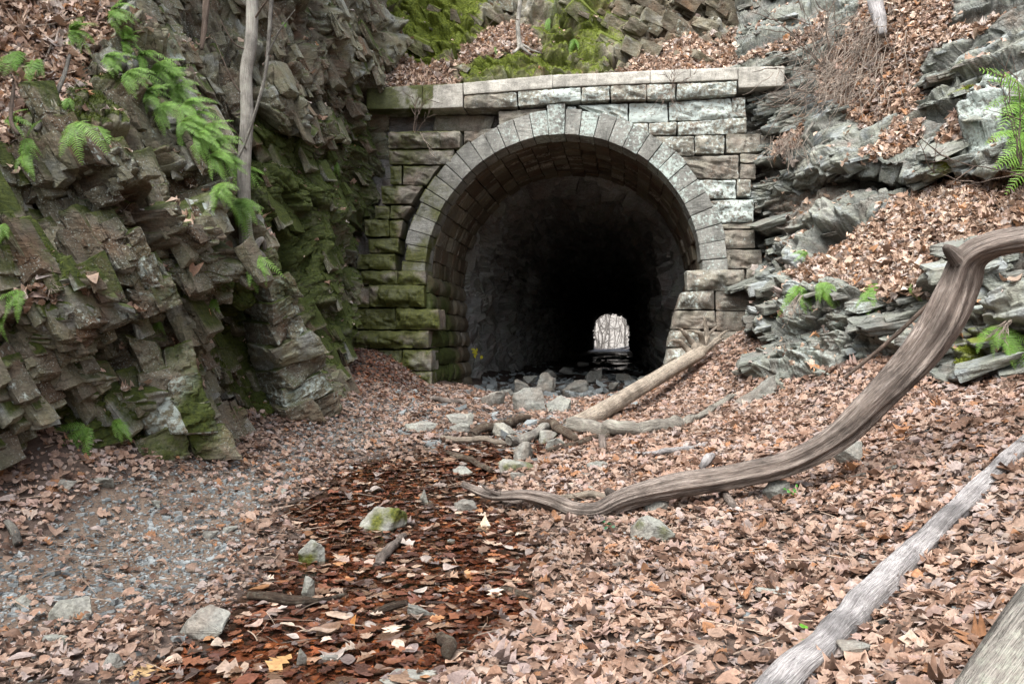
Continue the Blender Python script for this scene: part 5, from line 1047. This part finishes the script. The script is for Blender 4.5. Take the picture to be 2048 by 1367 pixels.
for px, py, n, L, ang, sp, lab, out in [
 (1590,570,6,.42,95,45,'left fern of the two on the lip of the right outcrop',.4), (1632,566,5,.36,85,40,'fern with brown tips on the lip of the right outcrop',.4), (1745,566,8,.40,95,42,'full bright fern hanging on the face of the right outcrop',.45), (1812,572,4,.18,30,60,'tiny light green fern above the leaning stick',.3),
 (2046,225,11,.80,160,45,'large fern sweeping in from the right edge above the ledge',.5), (2056,290,9,.70,165,40,'second large fern at the right edge below the sweeping fern',.5), (1990,660,9,.36,100,60,'bushy fern with dead yellow fronds under the branch elbow',.4), (1525,780,8,.18,90,80,'small dense fern on the layered boulder at the outcrop foot',.4), (1870,610,4,.25,110,40,'fern half hidden behind the branch at the outcrop',.3), (1615,505,3,.22,160,30,'thin fern on the soil slope above the outcrop',.3)]:
    fern(px, py, n + 2, L * 1.25, ang, sp, lab, out=out)

# ------------------------------------------------------------------ trees, stems, vines
def px_tube(acc, lst, seed, ns=10, **k): tube(acc, [[*P(a, b, c), r] for a, b, c, r in lst], seed, ns, **k)
def bare_crown(acc, base, dirn, L, r, depth, rg, up=.25):
    n = 5; p = np.array(base, float); d = np.array(dirn, float); pts = [[*p, r]]
    for i in range(n): d = d + rg.normal(0, .16, 3) + [0, 0, up * .15]; d /= np.linalg.norm(d); p = p + d * L / n; pts.append([*p, r * (1 - .55 * (i + 1) / n)])
    tube(acc, pts, int(rg.integers(1e6)), 6 if depth < 3 else 8, L / 8, caps=False)
    if depth > 0:
        for i in range(2 + (rg.random() < .7)):
            k = rg.integers(2, n + 1); q = np.array(pts[k][:3]); nd = d + rg.normal(0, .6, 3); nd[2] += up * .3; nd /= np.linalg.norm(nd); bare_crown(acc, q, nd, L * rg.uniform(.5, .75), pts[k][3] * .7, depth - 1, rg, up)
def tree(name, trunk, roots, branches, mat, label, cat, group=None, crown=None, seed=0):
    base = P(*trunk[0][:3]); root = empty(name, base, label, cat, group); a = Acc(); px_tube(a, trunk, seed, 16, knob=.06, ridge=.06); parts = [a.build('trunk', MAT[mat], smooth=True)]
    for i, r_ in enumerate(roots): b = Acc(); px_tube(b, r_, seed + 3 + i, 8, knob=.15, kinks=.2); parts.append(b.build('root', MAT[mat], smooth=True))
    for i, r_ in enumerate(branches): b = Acc(); px_tube(b, r_, seed + 30 + i, 7, kinks=.3, step=.04); parts.append(b.build('branch', MAT['twig'], smooth=True))
    if crown:
        rg = np.random.default_rng(seed); b = Acc(); top = P(*trunk[-1][:3])
        for i in range(crown[0]): bare_crown(b, top + [0, 0, -crown[1] * .3 * i / crown[0]], [rg.normal(0, .5), rg.normal(0, .5), 1], crown[1], crown[2], 3, rg)
        parts.append(b.build('crown', MAT['twig'], smooth=True))
    local(parts, root); return root
tree('slender_tree', [(497,528,8.2,.095),(495,500,8.2,.080),(490,440,8.2,.072),(488,340,8.2,.070),(494,240,8.2,.068),(492,150,8.2,.066),(503,70,8.2,.064),(506,-60,8.25,.062),(518,-300,8.4,.055),(530,-560,8.6,.05)],
     [[(490,505,8.15,.07),(478,525,8.1,.05),(470,548,8.1,.03),(474,565,8.15,.015)], [(498,515,8.15,.07),(515,500,8.2,.05),(525,515,8.25,.04),(512,535,8.2,.025)], [(500,510,8.15,.05),(522,480,8.3,.03),(530,500,8.4,.02)]],
     [[(500,100,8.2,.012),(470,90,8.1,.008),(440,40,8.0,.004)], [(494,200,8.2,.01),(460,150,8.1,.007),(425,70,8.0,.003)], [(505,40,8.2,.012),(540,-10,8.0,.008),(580,-60,7.9,.004)], [(492,300,8.15,.008),(470,260,8.0,.005),(440,235,7.9,.002)]],
     'trunk_bark', 'slender pale grey tree growing from roots on the left cliff edge', 'tree', crown=(3, 2.6, .045), seed=5)
log('broken_limb', [(548,-60,8.0,.026),(541,30,7.95,.022),(532,140,7.9,.018),(512,220,7.85,.016),(490,285,7.85,.014),(472,320,7.8,.016),(440,355,7.7,.012),(400,393,7.6,.006)], 'grey_wood', 'thin broken limb hanging across the slender trunk', 'limb', stubs=[[(462,330,7.75,.012),(430,330,7.7,.009),(398,331,7.65,.004)], [(535,110,7.9,.01),(560,60,7.85,.007),(590,20,7.8,.004)]], seed=61, stub_name='twig', knob=.06)
log('dead_limb', [(416,-60,9.4,.045),(412,10,9.4,.04),(408,60,9.4,.034),(403,100,9.4,.02)], 'twig', 'short dead limb hanging from the top over the left cliff', 'limb', seed=62, ns=12)
log('dead_pole', [(140,110,6.2,.014),(125,160,6.1,.018),(100,215,5.95,.02),(72,262,5.8,.018)], 'grey_wood', 'dead grey pole leaning under the leafy shelf at left', 'pole', seed=63, ns=10)
log('lichened_pole', [(170,262,6.25,.016),(195,300,6.3,.016),(225,350,6.4,.016),(255,398,6.6,.010)], 'grey_wood', 'thin lichen covered pole slanting down the left cliff', 'pole', seed=64, ns=10)
log('dead_pole', [(28,170,5.7,.012),(22,240,5.6,.014),(38,270,5.55,.012)], 'twig', 'crooked dead stem at the left edge on the leaf slope', 'pole', seed=65, ns=10)
tree('sapling', [(1040,98,15.2,.06),(1038,80,15.2,.05),(1036,50,15.2,.045),(1040,0,15.2,.043),(1043,-80,15.3,.04),(1050,-250,15.5,.035)], [[(1040,92,15.1,.04),(1030,104,15.0,.03),(1020,108,15.0,.012)], [(1041,92,15.1,.04),(1052,102,15.0,.03),(1064,110,15.0,.012)], [(1042,90,15.1,.03),(1060,100,15.0,.02),(1082,106,15.0,.008)]], [[(1040,70,15.1,.01),(1058,84,14.9,.007),(1095,50,14.8,.004)], [(1038,40,15.1,.01),(1000,30,14.9,.006),(970,60,14.8,.003)]], 'trunk_bark', 'pale sapling on the mossy bank above the arch', 'sapling', crown=(2, 1.5, .02), seed=8)
def stem_bunch(name, label, cat, stems, mat='twig', seed=0, rad=.006, pname='stem'):
    root = empty(name, P(*stems[0][0][:3]), label, cat); parts = []
    for i, s_ in enumerate(stems):
        b = Acc(); n_ = len(s_); px_tube(b, [(x, y, D, rad * (1 - .7 * k / (n_ - 1))) for k, (x, y, D) in enumerate(s_)], seed + i, 6, step=.03, kinks=.5, knob=.05); parts.append(b.build(pname, MAT[mat], smooth=True))
    local(parts, root); return root
# hanging mat of dead vines and roots on the right slope
rg = np.random.default_rng(3); vs = []
va = Acc()
for i in range(230):
    x0 = rg.normal(1715, 48); y0 = rg.uniform(20, 190); x0 = x0 - (y0 - 60) * .25; ln = rg.uniform(50, 150); a_ = math.radians(rg.normal(112, 24)); D0 = surf_hit(x0, y0, 20)[0][1] - rg.uniform(.05, .30)
    pts = []; x_, y_ = x0, y0
    for k in range(6): pts.append([*P(x_, y_, D0 - .12 * math.sin(k / 5 * 3.1)), .0075 * (1 - .13 * k)]); a_ += rg.normal(0, .28); x_ += math.cos(a_) * ln / 5; y_ += math.sin(a_) * ln / 5
    tube(va, pts, i, 4, .06, knob=.02, ridge=0, caps=False)
vt = va.build('dried_vine_mat', MAT['straw'], smooth=True); tag(vt, 'tangled mat of dry vines hanging over the right slope', 'vines')
vb = Acc()
for i in range(60):
    x0 = rg.normal(1575, 16); y0 = rg.uniform(262, 300); D0 = surf_hit(x0, y0, 20)[0][1] - .06; ln = rg.uniform(25, 60); a_ = math.radians(rg.normal(100, 22)); pts = []
    for k in range(5): pts.append([*P(x0, y0, D0 - .03 * k), .004]); a_ += rg.normal(0, .2); x0 += math.cos(a_) * ln / 4; y0 += math.sin(a_) * ln / 4
    tube(vb, pts, i, 4, .06, knob=.02, ridge=0, caps=False)
tag(vb.build('dried_root_tuft', MAT['straw'], smooth=True), 'small tuft of dry roots and leaves beside the portal end', 'roots')
def bush(name, label, cat, x0, y0, D0, n, ln, ang, spread, seed, mat='twig', rad=.009):
    rg = np.random.default_rng(seed); st = []
    for i in range(n):
        a_ = math.radians(ang + rg.uniform(-spread, spread)); x_, y_ = x0 + rg.normal(0, 3), y0 + rg.normal(0, 2); p_ = []; D_ = D0; l_ = ln * rg.uniform(.6, 1.15)
        for k in range(6): p_.append((x_, y_, D_)); a_ += rg.normal(0, .14); x_ += math.cos(a_) * l_ / 5; y_ += math.sin(a_) * l_ / 5; D_ -= rg.uniform(-.02, .10)
        st.append(p_)
        for k in (2, 3, 4):
            if rg.random() < .7: b_ = a_ + rg.choice([-1, 1]) * rg.uniform(.4, .9); x1, y1, D1 = p_[k]; st.append([(x1 + math.cos(b_) * l_ * .12 * j, y1 + math.sin(b_) * l_ * .12 * j, D1 - .03 * j) for j in range(4)])
    return stem_bunch(name, label, cat, st[:60], mat, seed, rad)
bush('bare_shrub', 'bare many stemmed shrub arching over the right end of the coping', 'shrub', 1660, 150, 13.0, 10, 190, -125, 45, 31, rad=.011)
bush('bare_shrub', 'bare twigs sprouting below the first shrub against the rock right of the coping', 'shrub', 1650, 190, 12.8, 8, 120, 185, 40, 32, rad=.007)
bush('dead_stem_tuft', 'brown dead stem tuft sprouting from the coping joint over the arch', 'dead plant', 1347, 176, 13.45, 7, 48, -80, 50, 33, rad=.006)
bush('dead_stem_tuft', 'trailing dead stems hanging down the stone courses under the coping joint', 'dead plant', 1340, 178, 13.40, 5, 75, 100, 40, 34, rad=.005)
bush('dead_stem_tuft', 'reddish dry stalks standing on the left stone course under the coping', 'dead plant', 828, 262, 13.9, 5, 75, -86, 26, 35, rad=.008)
bush('dead_stem_tuft', 'pale dead twig hanging over the left upper stone course', 'dead plant', 842, 266, 13.9, 2, 55, 65, 20, 36, 'straw', rad=.006)
bush('dead_fern_stalks', 'bleached dead fern stalks hanging below the left outcrop fern', 'dead plant', 1600, 588, 10.0, 8, 60, 118, 16, 37, 'straw', rad=.006)
bush('dead_fern_stalks', 'yellow dead fern stalks over the bushy fern under the branch elbow', 'dead plant', 2018, 640, 6.9, 8, 60, 130, 25, 38, 'straw', rad=.005)
bush('dead_fern_stalks', 'dead rusty fern stalks beside the dusty fern on the left cliff', 'dead plant', 88, 555, 5.6, 8, 45, 75, 40, 39, 'straw', rad=.004)
bush('bare_twig', 'long bare twig reaching in from the right edge along the ledge', 'twig', 2080, 350, 8.3, 2, 270, 184, 5, 40, rad=.010)
bush('bare_twig', 'bare upright twigs at the right edge among the ferns', 'twig', 2040, 330, 8.0, 4, 200, -110, 25, 41, rad=.006)
bush('bare_twig', 'thin upright twig on the ledge between leaf patches', 'twig', 1870, 345, 9.6, 2, 130, -108, 14, 42, rad=.007)
log('dead_root', [(1628,245,12.3,.022),(1612,268,12.3,.026),(1618,285,12.3,.026),(1632,300,12.35,.022),(1645,285,12.3,.014),(1660,278,12.3,.008)], 'grey_wood', 'snaking grey root on the rock below the vine mat', 'root', seed=70, ns=10)
log('dead_log', [(1745,-60,12.6,.14),(1752,10,12.5,.13),(1760,40,12.4,.11),(1766,70,12.3,.06)], 'white_wood', 'pale broken trunk at the top of the right slope above the vines', 'log', seed=71, ns=16)
for i, (pts, lab) in enumerate([([(60,20),(20,60),(-20,120)], 'thin twig crossing the upper left corner'), ([(150,35),(95,50),(30,52)], 'pale twig lying across the upper left leaf slope'), ([(110,70),(90,120),(70,150)], 'short twig in the middle of the left leaf slope')]):
    log('twig', [(x_, y_, surf_hit(x_, y_, 12)[0][1] - .05, .008) for x_, y_ in pts], 'straw', lab, 'twig', seed=80 + i, ns=7)
for px_, py_, s_, col_, lab in [(965,1064,.20,(.55,.45,.33),'large curled pale leaf floating alone in the stream'), (938,1158,.13,(.50,.30,.16),'tan oak leaf with pointed lobes at the right stream edge'), (690,1265,.13,(.42,.19,.06),'orange oak leaf lying in the wet leaves'), (560,1340,.15,(.50,.30,.13),'golden maple leaf at the bottom of the stream'), (1830,1310,.17,(.46,.36,.28),'grey tan leaf below the thin greenish stick'), (285,1352,.17,(.50,.34,.17),'yellow tan lacy leaf at the bottom left')]:
    q = ground_hit(px_, py_); a = Acc(); leaves(a, np.array([[0, 0, .03]]), np.array([[0, -.25, .95]]), np.array([s_]), np.array([0]), np.array([col_]), curl=.9, tilt=.05, rng=np.random.default_rng(int(px_)))
    o = a.build('fallen_leaf', MAT['leaf'], smooth=True); o.location = q; tag(o, lab, 'leaf')

for px_, py_, n_, s_, col_, lab, nm, ct_ in [(1590,1003,6,.035,(.06,.22,.03),'tiny green seedling on the leaves below the dark blue stone','seedling','plant'), (1212,1066,5,.035,(.03,.12,.05),'dark green seedling left of the domed mossy rock','seedling','plant'), (1612,1308,2,.04,(.12,.34,.03),'two bright green leaves beside the lower bleached log','seedling','plant')]:
    q = ground_hit(px_, py_); a = Acc(); rg_ = np.random.default_rng(px_); o_ = rg_.normal(0, .03, (n_, 3)); o_[:, 2] = .05 + abs(o_[:, 2]); leaves(a, o_, np.tile([0, -.3, .9], (n_, 1)), np.full(n_, s_), np.full(n_, 5), np.tile(np.array(col_), (n_, 1)), curl=.4, tilt=.3, rng=rg_)
    o = a.build(nm, MAT['fern'], smooth=True); o.location = q; tag(o, lab, ct_)
q = pw(np.array(-2.36), np.array(-1.55), np.array(3.1)) + np.array([.16, -.1, 0]); rg_ = np.random.default_rng(4)
root = empty('yellow_sprig', q, 'small sprig of yellow leaves on the left jamb inside the arch', 'plant'); a = Acc(); tube(a, [[0, .05, -.12, .006], [.02, 0, 0, .005], [.05, -.03, .1, .003]], 3, 6, .02); a.build('stem', MAT['twig'], root, smooth=True)
for k in range(7):
    a = Acc(); leaves(a, np.array([[.02 + rg_.normal(0, .05), -.02, rg_.uniform(-.1, .1)]]), np.array([[.4, -.9, .2]]), np.array([.10]), np.array([5]), np.array([[.55, .50, .04]]), curl=.4, tilt=.3, rng=rg_); a.build('leaf', MAT['fern'], root, smooth=True)
# ================================================================== beyond the tunnel
MAT['far'] = rock_mat('far_litter', (.13, .12, .105), (.20, .185, .165), (.28, .265, .24), soil=(.20, .17, .14), rust_amt=.1)
fx, fy = np.meshgrid(np.linspace(-60, 90, 80), np.concatenate([np.linspace(86, 130, 40), np.linspace(134, 320, 30)])); FZ = .22 + .15 * fbm(np.stack([fx, fy, 0 * fx], -1) * .3, 3, 5) + 34 * ss(118, 230, fy) + 2.0 * ss(7, 16, abs(fx - 12.5 - .14 * (fy - 90)))
fg = mesh('ground', np.stack([fx, fy, FZ], -1), grid_faces(*fx.shape), MAT['far'], None, dict(mask=np.tile([0, .2, .1, 0.], (fx.size, 1)), tint=np.full(fx.size, .5)), smooth=True); tag(fg, kind='structure')
MAT['far_bark'] = wood_mat('far_bark', (.10, .09, .08), (.22, .20, .18), (.40, .38, .35))
rg = np.random.default_rng(12); farlab = ['pale trunk at the left side of the far tunnel opening', 'leaning dark tree at the right side of the far tunnel opening']
fpos = [(1192,97,.16),(1197,104,.12),(1203,99,.13),(1209,112,.2),(1213,101,.09),(1222,118,.13),(1228,125,.12),(1233,108,.08),(1241,130,.13),(1250,120,.12),(1256,98,.15),(1261,106,.12),(1218,140,.16),(1245,150,.18),(1200,145,.16)]
wordsF = ['first','second','third','fourth','fifth','sixth','seventh','eighth','ninth','tenth','eleventh','twelfth']
for i, (px_, D_, r_) in enumerate(fpos):
    b0 = P(px_, 702, D_); b0[2] = .2 + (34 * float(ss(118, 230, np.array(D_)))); lean = rg.normal(0, .06, 2) if i != 10 else np.array([-.12, 0]); hgt = rg.uniform(7, 11)
    pts = [[*(b0 + np.array([lean[0] * t_ * hgt + .12 * rg.normal(), lean[1] * t_ * hgt, t_ * hgt - .2])), r_ * (1 - .6 * t_)] for t_ in np.linspace(0, 1, 7)]
    root = empty('bare_tree', b0, 'bare tree beyond the tunnel, %s' % (['by the left wall','second from the left','third from the left','with a broad trunk left of centre','thin and left of centre','in the centre','just right of centre','thinnest and right of centre','slightly right behind','behind on the right','leaning at the right wall','against the right wall','farthest in the centre','farthest on the right','farthest on the left'][i]), 'tree', 'bare trees beyond the tunnel')
    a = Acc(); tube(a, pts, i, 8, .3, caps=False); tr_ = a.build('trunk', MAT['far_bark'], smooth=True); b = Acc()
    for k in range(11):
        j = rg.integers(0, 7); bare_crown(b, pts[j][:3], [rg.normal(0, .8), rg.normal(0, .5), rg.uniform(.0, .8)], rg.uniform(1.2, 2.8), pts[j][3] * .5, 2, rg)
    local([tr_, b.build('crown', MAT['far_bark'], smooth=True)], root)
log('far_log', [(1222,699,92,.12),(1240,697,92,.12),(1260,692,92,.12)], 'white_wood', 'fallen pale log lying across the far end of the tunnel', 'log', seed=90, ns=8, step=.3)
